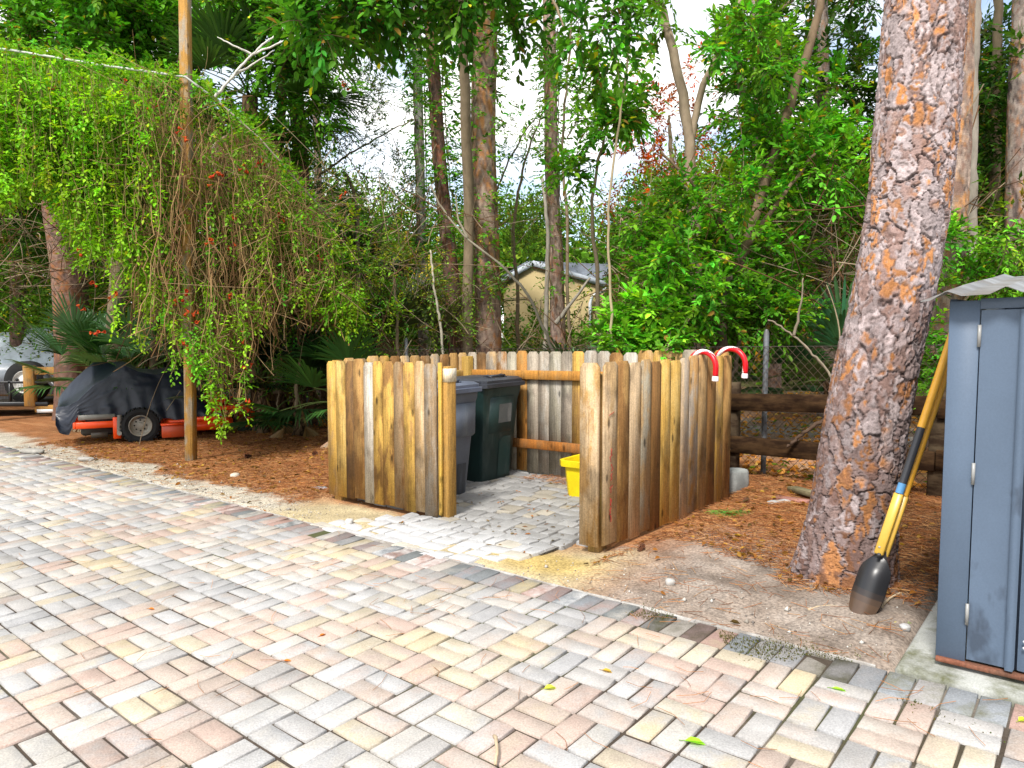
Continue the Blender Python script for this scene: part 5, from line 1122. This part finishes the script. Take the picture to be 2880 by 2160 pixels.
leafy('fresh green bush on the shaded ground between the tall post and the left pickets', [([(600, 900, 9.9), (600, 860, 9.9), (610, 800, 9.9)], .012, .005)], bl((540, 690), (690, 850), 10.1, .18, 12, 304, .4), 170, .24, 8, .055, .46, (.06, .14, .02), 87, name='shrub', cat='shrub', hue=.2)
# leafy climbers on trunks
def climber(label, trunk, rad, n, col, seed, ll=.07):
    r = np.random.default_rng(seed); q = path(px(trunk), 60); b = q[0]; t = thing('climbing_vine', label, 'vine', b, None)
    k = r.integers(0, 60, n); a = r.uniform(pi * .75, pi * 2.25, n); d = np.stack([np.cos(a), np.sin(a), 0 * a], 1)
    B = q[k] + d * rad + r.normal(0, .03, (n, 3)); ml, mt = MB(), MB()
    sprays(ml, None, r, B, nrm(d + rdir(r, n) * .6), r.uniform(.08, .28, n), 7, ll, .55, jit(r, col, n), .003, .3)
    for s in range(3): mt.tube(path(q[::6] + np.array([cos(s * 2 + 4), sin(s * 2 + 4), 0]) * rad * 1.05, 40, .012, s), .010, 5, (.15, .11, .06))
    mt.build('stem', m_stem, t); ml.build('leaves', m_leaf, t)
climber('leafy climber up the stout orange-brown pine', [(1046, 620, 11.5), (1040, 400, 11.55), (1044, 150, 11.6), (1048, -20, 11.7)], .20, 420, (.07, .17, .025), 81)
climber('leafy climber up the pale lichen-covered thin trunk', [(912, 560, 12.3), (908, 380, 12.3), (904, 180, 12.4), (902, 80, 12.4)], .10, 300, (.05, .15, .025), 82)
leafy('airy leafy branches crossing the sky gap beside the slender grey pine', [([(1230, 790, 11.6), (1225, 500, 11.6), (1215, 300, 11.6), (1230, 120, 11.5), (1240, -40, 11.5)], .03, .012), ([(1225, 300, 11.6), (1280, 200, 11.5), (1330, 130, 11.5)], .012, .005)],
      bl((1080, 1340), (60, 280), 11.6, .26, 15, 401, .4) + bl((950, 1080), (90, 330), 11.9, .2, 9, 402, .4), 70, .34, 8, .10, .46, (.06, .15, .025), 88, hue=.16)
climber('sparse climber on the slender grey pine', [(1200, 640, 12.1), (1192, 380, 12.1), (1189, 180, 12.2), (1187, 40, 12.2)], .12, 230, (.07, .16, .03), 83)
climber('climber with small leaves on the dark reddish pine', [(970, 560, 10.9), (955, 380, 11), (944, 220, 11.1), (934, 90, 11.1)], .11, 260, (.05, .14, .022), 84)

# ------------------------------------------------------------------ palms
def fan(ml, mt, o, d, r, R_, nb, col, droop=.25, spread=2.3, stemlen=.6, w=.022, dead=False):
    d = nrm(d); h = o + d * stemlen; h = h - ZZ * (.1 * stemlen); mt.tube(path([o, o + d * stemlen * .5 + ZZ * .02, h], 6), [.011, .010, .009, .008, .007, .006], 5, (.20, .13, .05) if dead else (.12, .17, .05))
    sd = nrm(np.cross(d, ZZ) + 1e-5); up = np.cross(sd, d); f = d * .8 + up * .25
    a = np.linspace(-spread / 2, spread / 2, nb) + r.normal(0, .03, nb)
    dd = nrm(np.cos(a)[:, None] * nrm(f) + np.sin(a)[:, None] * sd); nn = nrm(up + .5 * dd)
    L = R_ * (1 - .25 * np.abs(a) / (spread / 2)) * r.uniform(.9, 1.08, nb)
    side = nrm(np.cross(dd, nn)); c = jit(r, col, nb, .15, .06)
    s = np.array([0, .45, .8, 1.0]); dz = droop * np.array([0, .12, .45, 1.0 if not dead else 1.4]); ww = np.array([.25, 1, .6, .02]) * w
    mid = h + dd[:, None] * (L[:, None] * s)[..., None] - ZZ * (L[:, None] * dz)[..., None]
    e = nn[:, None] * ww[None, :, None] * .5
    v = np.stack([mid - side[:, None] * ww[None, :, None] + e, mid, mid + side[:, None] * ww[None, :, None] + e], 2)
    i = np.arange(nb)[:, None, None] * 12 + np.arange(3)[None, :, None] * 3 + np.arange(2)[None, None]
    ml.add(v.reshape(-1, 3), [np.stack([i, i + 1, i + 4, i + 3], -1).reshape(-1, 4)], np.repeat(c, 6, 0))
def palmetto(label, x, y, Y, h, n, R_, col, seed, dead=3, group=None, trunk=0, name='palmetto', cat='palmetto'):
    r = np.random.default_rng(seed); p = A(x, y, Y); base = np.array([p[0], p[1], TILT * p[0]]); t = thing(name, label, cat, base, group); top = base + ZZ * h
    mb = MB(); limb(mb, [base - ZZ * .05, base + ZZ * h * .5 + np.array([.03, 0, 0]), top], .13 if trunk else .09, .11 if trunk else .07, 10, (.14, .09, .05), None, 14, .015, seed); mb.build('trunk', m_bark, t)
    ml, mt, md = MB(), MB(), MB()
    for k in range(n):
        a = 2.39996 * k + r.normal(0, .2); el = r.uniform(-.25, 1.25); d = np.array([cos(a) * cos(el), sin(a) * cos(el), sin(el)])
        fan(ml, mt, top + r.normal(0, .03, 3), d, r, R_ * r.uniform(.8, 1.1), 26, col, r.uniform(.1, .4), 2.5, R_ * r.uniform(.7, 1.2))
    for k in range(dead):
        a = r.uniform(0, 2 * pi); d = np.array([cos(a) * .45, sin(a) * .45 - .1, -.9]); fan(md, mt, top - ZZ * .05, d, r, R_ * .9, 16, (.30, .18, .07), .3, 1.2, R_ * .5, dead=True)
    ml.build('fronds', m_palm, t); mt.build('stalks', m_stem, t)
    if dead: md.build('dead_fronds', m_palm, t)
PG = (.035, .105, .022)
palmetto('broad palmetto behind the mower beside the leaning pine', 215, 700, 12.0, .9, 15, .8, PG, 101, 3)
palmetto('palmetto with spread pale fans showing above the covered mower', 290, 720, 11.2, .85, 13, .85, (.06, .17, .03), 102, 4)
palmetto('dark palmetto under the right end of the vine', 640, 780, 10.2, .6, 14, .8, (.022, .055, .014), 103, 6)
palmetto('palmetto with drooping dead fans left of the pickets', 560, 790, 10.6, .8, 12, .8, (.02, .05, .014), 104, 7)
palmetto('palmetto just left of the pickets with one bright fan', 742, 800, 9.3, .55, 13, .75, (.035, .11, .02), 105, 4)
palmetto('tall spiky palmetto against the light under the sky gap', 800, 700, 12.8, 1.9, 16, .95, (.05, .085, .02), 106, 4)
palmetto('second spiky palmetto beside the thin shaded trunk', 700, 700, 12.2, 2.1, 14, .95, (.035, .085, .02), 107, 4)
palmetto('dark spiky palmetto rising behind the hanging vine', 600, 720, 11.2, 1.5, 16, .95, (.03, .065, .018), 112, 8)
palmetto('olive palmetto with brown hanging fans left of the pale trunk', 860, 760, 11.0, 1.0, 15, .9, (.05, .075, .02), 113, 8)
palmetto('palmetto behind the back pickets in front of the tan house', 1262, 760, 9.6, .55, 9, .75, (.07, .14, .05), 108, 2)
palmetto('blue-green palmetto left of the thick leaning pine', 1795, 800, 7.8, .80, 17, .66, (.06, .16, .055), 109, 1)
palmetto('small palmetto right of the thick leaning pine', 2120, 760, 7.6, .8, 9, .6, (.05, .13, .03), 110, 1)
palmetto('tall cabbage palm with hanging brown fronds at the top left of the sky gap', 556, 800, 10.9, 5.0, 22, 1.0, (.05, .12, .025), 111, 22, trunk=1, name='cabbage_palm', cat='palm')

# ------------------------------------------------------------------ trumpet vine on its wire
def trumpet_vine():
    r = np.random.default_rng(200); b = G(413, 999)
    t = thing('trumpet_vine', 'trumpet vine with orange-red flowers hanging in a curtain from the wire and the post', 'vine', b + np.array([.12, .12, 0]))
    ex = [-250, 20, 200, 400, 470, 560, 640, 720, 800, 900]; top = lambda x: np.interp(x, ex, [85, 108, 138, 166, 218, 298, 395, 520, 640, 760])
    bot = lambda x: np.interp(x, [-250, 0, 60, 110, 170, 240, 290, 340, 480, 520, 560, 640, 760, 860], [430, 420, 400, 400, 560, 500, 620, 700, 830, 760, 700, 650, 700, 790])
    Yc = lambda x: np.interp(x, [-250, 400, 900], [7.9, 8.1, 9.0])
    wires = MB(); wires.tube(px([(x, top(x), Yc(x)) for x in (-250, 20, 200, 400, 470)]), .014, 6, (.50, .50, .46)); wires.tube(px([(470, 218, Yc(470)), (560, 298, Yc(560)), (720, 480, Yc(720))]), .010, 6, (.30, .26, .2)); wires.build('support_wire', m_plain, t)
    # hanging leafy strands
    def strand_set(n, xr, wts, Lr, col, dens, ll, Yj=(-.35, 1.7), pw=1.3, brown=0):
        xs = r.uniform(*xr, n * 3); keep = r.random(n * 3) < np.interp(xs, *wts); xs = xs[keep][:n]; m = len(xs)
        u = r.random(m) ** pw; ys = top(xs) + 4 + (bot(xs) - top(xs)) * u * .86; dy = r.uniform(*Yj, m); B = px(np.stack([xs, ys, Yc(xs) + dy], 1)); B[:, 2] -= np.maximum(dy, 0) * .12
        L = r.uniform(*Lr, m); mx_ = np.maximum((bot(xs) - ys) * 1.302 / F * Yc(xs), .12); L = np.minimum(L, mx_ * r.uniform(.7, 1.25, m))
        K = 9; s = np.linspace(0, 1, K)
        sway = np.cumsum(r.normal(0, .22, (m, K, 2)), 1) * (L[:, None, None] / K)
        q = np.zeros((m, K, 3)); q[..., :2] = B[:, None, :2] + sway; q[..., 2] = B[:, None, 2] - L[:, None] * s
        q[..., 2] = np.maximum(q[..., 2], TILT * q[..., 0] + .04)
        return xs, B, L, q
    def dress(q, L, xs, col, dens, ll, ml):
        m, K, _ = q.shape; per = max(4, int(dens))
        k = r.random((m, per)) * (K - 1.001); i = k.astype(int); f = (k - i)[..., None]; a = np.arange(m)[:, None]
        p = q[a, i] * (1 - f) + q[a, i + 1] * f
        d = rdir(r, m * per, -.5).reshape(m, per, 3)
        c = jit(r, col, m, .2, .1)
        B = p.reshape(-1, 3); n = len(B)
        sprays(ml, None, r, B, nrm(d.reshape(-1, 3)), r.uniform(.07, .16, n), 5, ll, .55, np.repeat(c, per, 0), .002, .35)
    ml, ms = MB(), MB()
    wl_ = ([-250, 280, 340, 420, 560, 700, 900], [1, 1, .85, .5, .65, .8, .5])
    xs, B, L, q = strand_set(1900, (-250, 780), wl_, (.25, 1.1), None, 0, 0); dress(q, L, xs, (.155, .30, .025), 9, .05, ml); ms.strands(q, .0035, (.22, .17, .06))
    xs, B, L, q = strand_set(620, (-250, 330), ([-250, 330], [1, 1]), (.3, 1.2), None, 0, 0, (-.4, .9)); dress(q, L, xs, (.17, .36, .025), 10, .055, ml); ms.strands(q, .0035, (.2, .2, .06))
    # crest of leaves along the wire
    n = 1500; xs = r.uniform(-250, 740, n); B = px(np.stack([xs, top(xs) + r.normal(2, 7, n), Yc(xs) + r.uniform(-.25, 1.6, n)], 1)); sprays(ml, None, r, B, rdir(r, n, .2), r.uniform(.08, .25, n), 6, .05, .55, jit(r, (.12, .26, .025), n), .002, .3)
    # low trailing shoots by the post and in front of the mower
    for x0, y0, x1, y1 in ((395, 560, 372, 800), (440, 600, 470, 905), (470, 660, 455, 880), (330, 560, 300, 735), (500, 620, 520, 880), (360, 520, 352, 700), (430, 700, 428, 800), (480, 700, 478, 935), (270, 480, 250, 690)):
        m = 14; k = r.random(m)[:, None]; Q0, Q1 = A(x0, y0, 8.0), A(x1, y1, 7.95); p = path([Q0, (Q0 + Q1) / 2 + r.normal(0, .08, 3), Q1], 9)
        qq = np.repeat(p[None], 2, 0) + r.normal(0, .025, (2, 9, 3)); ms.strands(qq, .004, (.25, .22, .08)); dress(qq, None, None, (.17, .36, .03), 26, .05, ml)
    # brown tangle of old stems
    xs, B, L, q = strand_set(1050, (250, 780), ([250, 330, 400, 560, 680, 780], [.25, 1, 1, .9, .6, .1]), (.5, 2.2), None, 0, 0, (-.3, 1.6), 1.0)
    md = MB(); cb = np.where(r.random((len(q), 1)) < .55, (.30, .19, .085), (.20, .11, .05)); q = q + np.cumsum(r.normal(0, .045, q.shape), 1); md.strands(q, r.uniform(.0025, .0065, (len(q), 1)), cb)
    n = 1500; xs = r.uniform(300, 720, n); ys = top(xs) + (bot(xs) - top(xs)) * r.random(n) * .95; B = px(np.stack([xs, ys, Yc(xs) + r.uniform(-.35, 1.4, n)], 1)); d = rdir(r, n, -.4); e = rdir(r, n); K = np.linspace(0, 1, 6)[None, :, None]; Ls = r.uniform(.2, .8, n)[:, None, None]
    q = B[:, None] + d[:, None] * K * Ls + e[:, None] * Ls * .5 * K ** 2; q[..., 2] = np.maximum(q[..., 2], TILT * q[..., 0] + .03); md.strands(q, .003, np.where(r.random((n, 1)) < .5, (.34, .23, .12), (.22, .13, .06)))
    ml.build('leaves', m_vine, t); ms.build('green_stems', m_stem, t); md.build('dry_stems', m_stem, t)
    for k, (x, y) in enumerate([(118, 190), (300, 235), (330, 228), (390, 280), (400, 300), (530, 365), (460, 390), (475, 375), (500, 470), (455, 525), (180, 545), (240, 640), (262, 185), (400, 628), (390, 650), (407, 673), (378, 648), (430, 695), (425, 670), (505, 640), (525, 720), (500, 530), (690, 560), (655, 22), (745, 185), (742, 420), (205, 720), (172, 665), (395, 735), (402, 748), (535, 795), (535, 860), (560, 350), (610, 470), (200, 610)]):
        c = A(x, y, Yc(x) - .42 + r.uniform(0, .3)); m = MB()
        for j in range(r.integers(2, 5)):
            d = rdir(r, 1, -.2)[0]; o = c + r.normal(0, .018, 3); s = r.uniform(.8, 1.2)
            m.lathe([(.003, 0), (.005, .018 * s), (.010, .038 * s), (.020, .050 * s), (.015, .048 * s), (.004, .02)], o, d, 7, (.42, .035 + .035 * r.random(), .010), (.4, .02, .01))
        m.build('flower', m_plain, t, smooth=True)
trumpet_vine()

# ------------------------------------------------------------------ litter on the ground
def litter():
    r = np.random.default_rng(300)
    def zone(n):
        u = r.uniform(-9.5, 2.6, n); v = .45 + r.random(n) ** 1.2 * 3.4
        e = v + .5 * (fbm(u, v, 21, 1.6) - .5)
        keep = np.where(u < -.2, e > .82, np.where(u < .7, e > 1.35, e > 1.1)) | (r.random(n) < .05)
        pad_ = (u > -3.22) & (u < -.25) & (v < 2.9); keep &= ~pad_ | ((v > 2.55) & (v < 2.82) & (u > -2.2) & (u < -.4) & (r.random(n) < .6)); keep &= ~((u > 1.42) & (v < 2.7))
        return u[keep], v[keep]
    u, v = zone(85000); n = len(u); uv = np.stack([u, v], 1); inside = (u > -3.2) & (u < -.3) & (v < 2.9)
    p = Pn(uv, ground_h(u, v) + np.where(inside, .055, r.uniform(.002, .016, n))); a = r.uniform(0, 2 * pi, n); d = np.stack([np.cos(a), np.sin(a), r.normal(0, .10, n)], 1); b = np.stack([-np.sin(a), np.cos(a), 0 * a], 1) * r.normal(0, .2, (n, 1))
    L = r.uniform(.05, .15, n)[:, None, None]; K = np.array([-.5, 0, .5])[None, :, None]
    q = p[:, None] + d[:, None] * L * K + b[:, None] * L * (K ** 2); base = Pn(q[..., :2].reshape(-1, 2) * 0 + 0, np.zeros(n * 3)) if False else None
    pal = np.array([[.42, .17, .055], [.31, .115, .038], [.50, .27, .11], [.19, .075, .03]])[r.integers(0, 4, n)]
    n2 = 240; u2 = r.uniform(-6, 2.2, n2); v2 = .4 - np.abs(r.normal(0, 1.3, n2)); p2 = Pn(np.stack([u2, v2], 1), np.full(n2, .012)); a2 = r.uniform(0, 2 * pi, n2); d2 = np.stack([np.cos(a2), np.sin(a2), TILT * np.cos(a2)], 1); b2 = np.stack([-np.sin(a2), np.cos(a2), 0 * a2], 1) * r.normal(0, 1.2, (n2, 1))
    L2 = r.uniform(.06, .16, n2)[:, None, None]; q2 = p2[:, None] + d2[:, None] * L2 * K + b2[:, None] * L2 ** 2 * K ** 2 * 4
    mb = MB(); mb.strands(q2, .0011, (.40, .17, .06)); mb.strands(q, .0013, pal); o = mb.build('pine_needles', m_needle); struct(o, 'stuff'); tag(o, 'rusty fallen pine needles carpeting the ground beyond the driveway, a few on it', 'pine needles')
    # small dead leaves and bark chips
    u, v = zone(4200); n = len(u); k = (v < 2.5) | (u < -3.2) | (u > -.3); u, v = u[k], v[k]; n = len(u)
    p = Pn(np.stack([u, v], 1), ground_h(u, v) + .016); a = r.uniform(0, 2 * pi, n); d = np.stack([np.cos(a), np.sin(a), r.normal(0, .2, n)], 1)
    pal = np.array([[.17, .065, .028], [.11, .05, .025], [.22, .115, .055], [.26, .15, .045], [.05, .03, .02]])[r.choice(5, n, p=[.3, .25, .2, .07, .18])]
    mb = MB(); mb.leaves(p, d, nrm(np.array([0, 0, 1.]) + r.normal(0, .4, (n, 3))), r.uniform(.025, .065, n), r.uniform(.012, .03, n), pal, False, .3)
    o = mb.build('leaf_litter', m_leaf); struct(o, 'stuff'); tag(o, 'small dead brown leaves strewn over the pine needles', 'leaf litter')
    # far side of the fence
    n = 9000; u = r.uniform(-11, 8, n); v = 3.9 + r.random(n) ** 1.5 * 9; p = Pn(np.stack([u, v], 1), ground_h(u, v) * (1 - sst(np.hypot(u, v), 8, 30)) + .02); a = r.uniform(0, 2 * pi, n); d = np.stack([np.cos(a), np.sin(a), r.normal(0, .3, n)], 1)
    pal = np.array([[.34, .14, .06], [.45, .20, .10], [.30, .12, .06], [.08, .12, .02], [.42, .27, .17]])[r.choice(5, n, p=[.3, .25, .2, .15, .1])]
    mb = MB(); mb.leaves(p, d, nrm(np.array([0, 0, 1.]) + r.normal(0, .4, (n, 3))), r.uniform(.05, .12, n), r.uniform(.025, .06, n), pal, False, .3)
    o = mb.build('fallen_leaves', m_leaf); struct(o, 'stuff'); tag(o, 'rust and green fallen leaves on the ground beyond the chain link', 'leaf litter')
    # grit along the edge
    n = 3000; u = r.uniform(-9.5, 1.4, n); v = .44 + np.abs(r.normal(0, .26, n)) + .1 * r.random(n); k = ~((u > -2.6) & (u < -.55) & (v < 2.9)) & ((u < -.5) | (r.random(n) < .35)); u, v = u[k], v[k]; n = len(u); s = r.uniform(.002, .007, n) * (1 + 1.6 * (r.random(n) < .05))
    p = Pn(np.stack([u, v], 1), ground_h(u, v) + s * .3); oc = np.array([[1, 0, 0], [0, 1, 0], [-1, 0, 0], [0, -1, 0], [0, 0, 1], [0, 0, -.6]], float); vv = p[:, None] + oc[None] * s[:, None, None] * r.uniform(.6, 1.3, (n, 6, 1))
    f = np.array([[0, 1, 4], [1, 2, 4], [2, 3, 4], [3, 0, 4], [1, 0, 5], [2, 1, 5], [3, 2, 5], [0, 3, 5]]); ff = (np.arange(n)[:, None, None] * 6 + f[None]).reshape(-1, 3)
    mb = MB(); mb.add(vv.reshape(-1, 3), [ff], np.repeat(np.array([[.40, .37, .33], [.28, .25, .21], [.16, .14, .125], [.52, .50, .46]])[r.integers(0, 4, n)], 8, 0)); o = mb.build('gravel', m_plain); struct(o, 'stuff'); tag(o, 'fine pale grit and pebbles along the driveway edge', 'gravel')
    # leaves and bits on the cobbles
    n = 90; u = r.uniform(-2.2, -.6, n); v = r.uniform(.7, 2.7, n); p = Pn(np.stack([u, v], 1), np.full(n, .008)); a = r.uniform(0, 2 * pi, n); mb = MB(); mb.leaves(p, np.stack([np.cos(a), np.sin(a), 0 * a], 1), nrm(np.array([0, 0, 1.]) + r.normal(0, .3, (n, 3))), r.uniform(.02, .05, n), r.uniform(.008, .018, n), np.array([[.06, .04, .035], [.22, .08, .05], [.12, .07, .05]])[r.integers(0, 3, n)], False, .3)
    o = mb.build('leaf_crumbs', m_leaf); struct(o, 'stuff'); tag(o, 'dark leaf crumbs scattered on the pale cobbles', 'leaf litter')
    # moss and weeds in the joints
    n = 12000; u = r.uniform(.3, 3.0, n); v = .31 + r.normal(0, .085, n); k = (fbm(u, v, 401, 3) > .56); u, v = u[k], v[k]; n = len(u); p = Pn(np.stack([u, v], 1), np.full(n, .001)); d = rdir(r, n, .5); mb = MB(); mb.leaves(p, d, rdir(r, n, .3), r.uniform(.005, .012, n), r.uniform(.003, .006, n), jit(r, (.055, .05, .012), n), True); o = mb.build('moss', m_leaf); struct(o, 'stuff'); tag(o, 'olive moss over the joints of the driveway edge near the shed', 'moss')
litter()
def single(x, y, L, w, ang, col, label, cat='leaf', name='fallen_leaf', dz=.004):
    g = G(x, y); p = g + ZZ * dz; d = np.array([[cos(ang), sin(ang), .06]]); mb = MB(); r = np.random.default_rng(int(x)); nb = np.array([[.1, -.1, 1.]])
    mb.leaves(p[None], d, nb, np.array([L]), np.array([w]), np.array([col]), False, .22); mb.tube([p - d[0] * L * .25, p, p + d[0] * L * .9], .0012, 4, tuple(np.array(col) * .6))
    o = mb.build(name, m_leaf); tag(o, label, cat, 'leaves lying on the driveway')
for a in [(1478, 1602, .07, .034, -.3, (.20, .42, .04), 'bright green leaf near the bottom of the driveway'), (1795, 1488, .055, .02, -.5, (.22, .40, .06), 'slim green leaf on the pavers left of the shed'), (1175, 1490, .05, .03, .2, (.40, .42, .10), 'yellow-green curled leaf on the middle pavers'),
          (1300, 1449, .045, .024, -.5, (.38, .22, .07), 'brown leaf on the grey pavers right of the yellow-green curled leaf'), (612, 1428, .045, .02, -.4, (.45, .13, .05), 'red-brown leaf on the pale middle pavers'), (2200, 1560, .045, .025, .3, (.40, .45, .08), 'yellow leaf at the right edge below the shed'),
          (1945, 1345, .05, .02, -.5, (.25, .48, .05), 'green leaf on the dark soil below the digger'), (1932, 1352, .045, .03, .3, (.48, .42, .12), 'yellow leaf on the dark soil below the digger'), (320, 1316, .04, .018, -.3, (.42, .14, .05), 'small rust leaf far over on the left pavers'), (690, 1376, .035, .018, .8, (.40, .12, .05), 'small red leaf on the pavers below the pale cobbles')]: single(*a)
def stone(x, y, s, col, label, seed, sq=(1, 1, .7), name='stone', cat='stone', ang=0, sub=3, dz=.0, pw=.72):
    r = np.random.default_rng(seed); p = G(x, y); mb = MB(); n = 14; pr = []
    for k in range(9):
        ph = pi * k / 8; pr.append([np.array([cos(2 * pi * j / n) * sin(ph), sin(2 * pi * j / n) * sin(ph), -cos(ph)]) for j in range(n)])
    v = np.array(pr).reshape(-1, 3); v = np.sign(v) * np.abs(v) ** pw; v = v / np.abs(v).max() * (1 + .22 * (fbm(v[:, 0] + v[:, 2], v[:, 1] - v[:, 2], seed, 1.3)[:, None] - .5) * 2); v = v * np.array(sq) * s
    R2 = np.array([[cos(ang), -sin(ang), 0], [sin(ang), cos(ang), 0], [0, 0, 1]]); v = v @ R2.T + p + ZZ * (s * sq[2] * .6 + dz)
    i = np.arange(8)[:, None] * n; j = np.arange(n)[None]; jn = (j + 1) % n
    mb.add(v, [np.stack([i + j, i + jn, i + n + jn, i + n + j], -1).reshape(-1, 4)], col, tuple(np.array(col) * .7)); o = mb.build(name, m_conc, smooth=True, sharp=50); tag(o, label, cat)
stone(1448, 1262, .028, (.46, .44, .41), 'white stone lying alone on the grey soil in front of the side pickets', 1)
stone(1955, 1360, .022, (.50, .49, .48), 'small white round stone on the dark soil by the slab', 2)
stone(1688, 1090, .075, (.48, .48, .47), 'flat pale grey stone slab on the needles left of the thick leaning pine', 3, (1.5, .6, .32), ang=.3)
stone(1582, 1057, .15, (.30, .31, .29), 'rough grey concrete block on the needles beside the back corner of the side pickets', 4, (.75, .75, .8), name='concrete_block', cat='block', ang=.5, pw=.3)
stone(70, 978, .10, (.40, .38, .34), 'pale flat rock at the driveway edge on the far left', 5, (1.8, .7, .35), ang=-.3)
stone(185, 994, .06, (.40, .38, .35), 'small pale rock at the driveway edge right of the flat rock', 6, (1.6, .8, .4))
stone(507, 1032, .045, (.60, .52, .42), 'tan stone on the needles right of the tall post', 7)
stone(690, 1060, .06, (.35, .36, .38), 'grey flat stone at the left foot of the front pickets', 8, (1.6, .9, .4))
stone(755, 1130, .03, (.66, .64, .6), 'white stone on the sand in front of the left pickets', 9)
def planks():
    for (x0, y0), (x1, y1), w, h, c, l in [((1712, 1068), (1770, 1090), .045, .02, (.22, .19, .11), 'mossy timber offcut lying by the foot of the thick leaning pine'), ((1676, 1082), (1745, 1092), .05, .018, (.33, .16, .13), 'pink-brown board offcut beneath the mossy timber offcut')]:
        a, b = G(x0, y0), G(x1, y1); X = (b - a) / 2; sd = nrm(np.cross(X, ZZ)); z = .06 if w < .05 else .022
        mb = MB(); mb.box((a + b) / 2 + ZZ * z, X * 1.05 + ZZ * (.012 if w < .05 else 0), sd * w, ZZ * h, c, tuple(np.array(c) * .6), ch=.003); o = mb.build('timber_offcut', m_rail); tag(o, l, 'timber')
planks()
def cone(x, y, s, label, seed):
    r = np.random.default_rng(seed); g = G(x, y) + ZZ * .03; ax = nrm(np.array([r.normal(), r.normal() - .5, .35])); X = nrm(np.cross(ax, ZZ)); Y = np.cross(ax, X); p, d, n_ = [], [], []
    for k in range(64):
        a = 2.39996 * k; f = k / 64; o = g + ax * (f - .5) * s * 1.7; e = cos(a) * X + sin(a) * Y; p.append(o); d.append(e * (1 - .3 * f) + ax * .35); n_.append(ax)
    k = np.arange(64) / 64; mb = MB(); mb.leaves(np.array(p), np.array(d), np.array(n_), s * (.75 * np.sin(.35 + k * 2.5) + .12), s * .34 * np.ones(64), jit(r, (.20, .085, .045), 64), False, .25); mb.tube([g - ax * s * .8, g + ax * s * .8], [s * .3, s * .15], 7, (.08, .04, .025))
    o = mb.build('pine_cone', m_needle); tag(o, label, 'pine cone', 'pine cones on the ground')
cone(1384, 1194, .035, 'red-brown pine cone in front of the near corner of the side pickets', 1); cone(1605, 1205, .035, 'pine cone on the soil left of the thick leaning pine', 2); cone(680, 985, .045, 'dark pine cone on the needles left of the front pickets', 3); cone(536, 990, .05, 'pine cone on the needles right of the tall post', 4); cone(1612, 1090, .04, 'dark pine cone by the green needle tuft', 5)
def tuft():
    r = np.random.default_rng(8); g = G(1580, 1118); n = 620; mb = MB(); c = g + np.array([0, 0, .015]) + np.concatenate([r.normal(0, .03, (n // 2, 3)) + np.array([-.07, 0, .0]), r.normal(0, .03, (n // 2, 3)) + np.array([.06, .02, 0])]) * np.array([1, 1, .2])
    a = r.uniform(0, 2 * pi, n); d = np.stack([np.cos(a) * 1.2, np.sin(a) * .8, np.abs(r.normal(.35, .3, n))], 1); K = np.linspace(0, 1, 4)[None, :, None]; L = r.uniform(.07, .14, n)[:, None, None]; q = c[:, None] + nrm(d)[:, None] * L * K; q[..., 2] -= (L[..., 0] * .55 * K[..., 0] ** 2); q[..., 2] = np.maximum(q[..., 2], g[2] + .004)
    mb.strands(q, .0013, jit(r, (.10, .24, .03), n)); o = mb.build('pine_sprig', m_needle); tag(o, 'fallen sprig of fresh green pine needles beside the side pickets', 'pine sprig')
    # dry sticks
    for i, (p0, p1, l) in enumerate([((1745, 1323), (1822, 1318), 'pale stick on the ground left of the digger blades'), ((1905, 1318), (1955, 1285), 'crooked pale stick right of the digger blades'), ((1072, 1600), (1074, 1655), 'short brown stick at the bottom of the driveway')]):
        a, b = G(*p0), G(*p1); mb = MB(); limb(mb, [a + ZZ * .012, (a + b) / 2 + ZZ * .02 + np.array([.0, .02, 0]), b + ZZ * .012], .007, .005, 6, (.42, .33, .22), None, 10, .003, i); o = mb.build('stick', m_stem); tag(o, l, 'stick')
tuft()
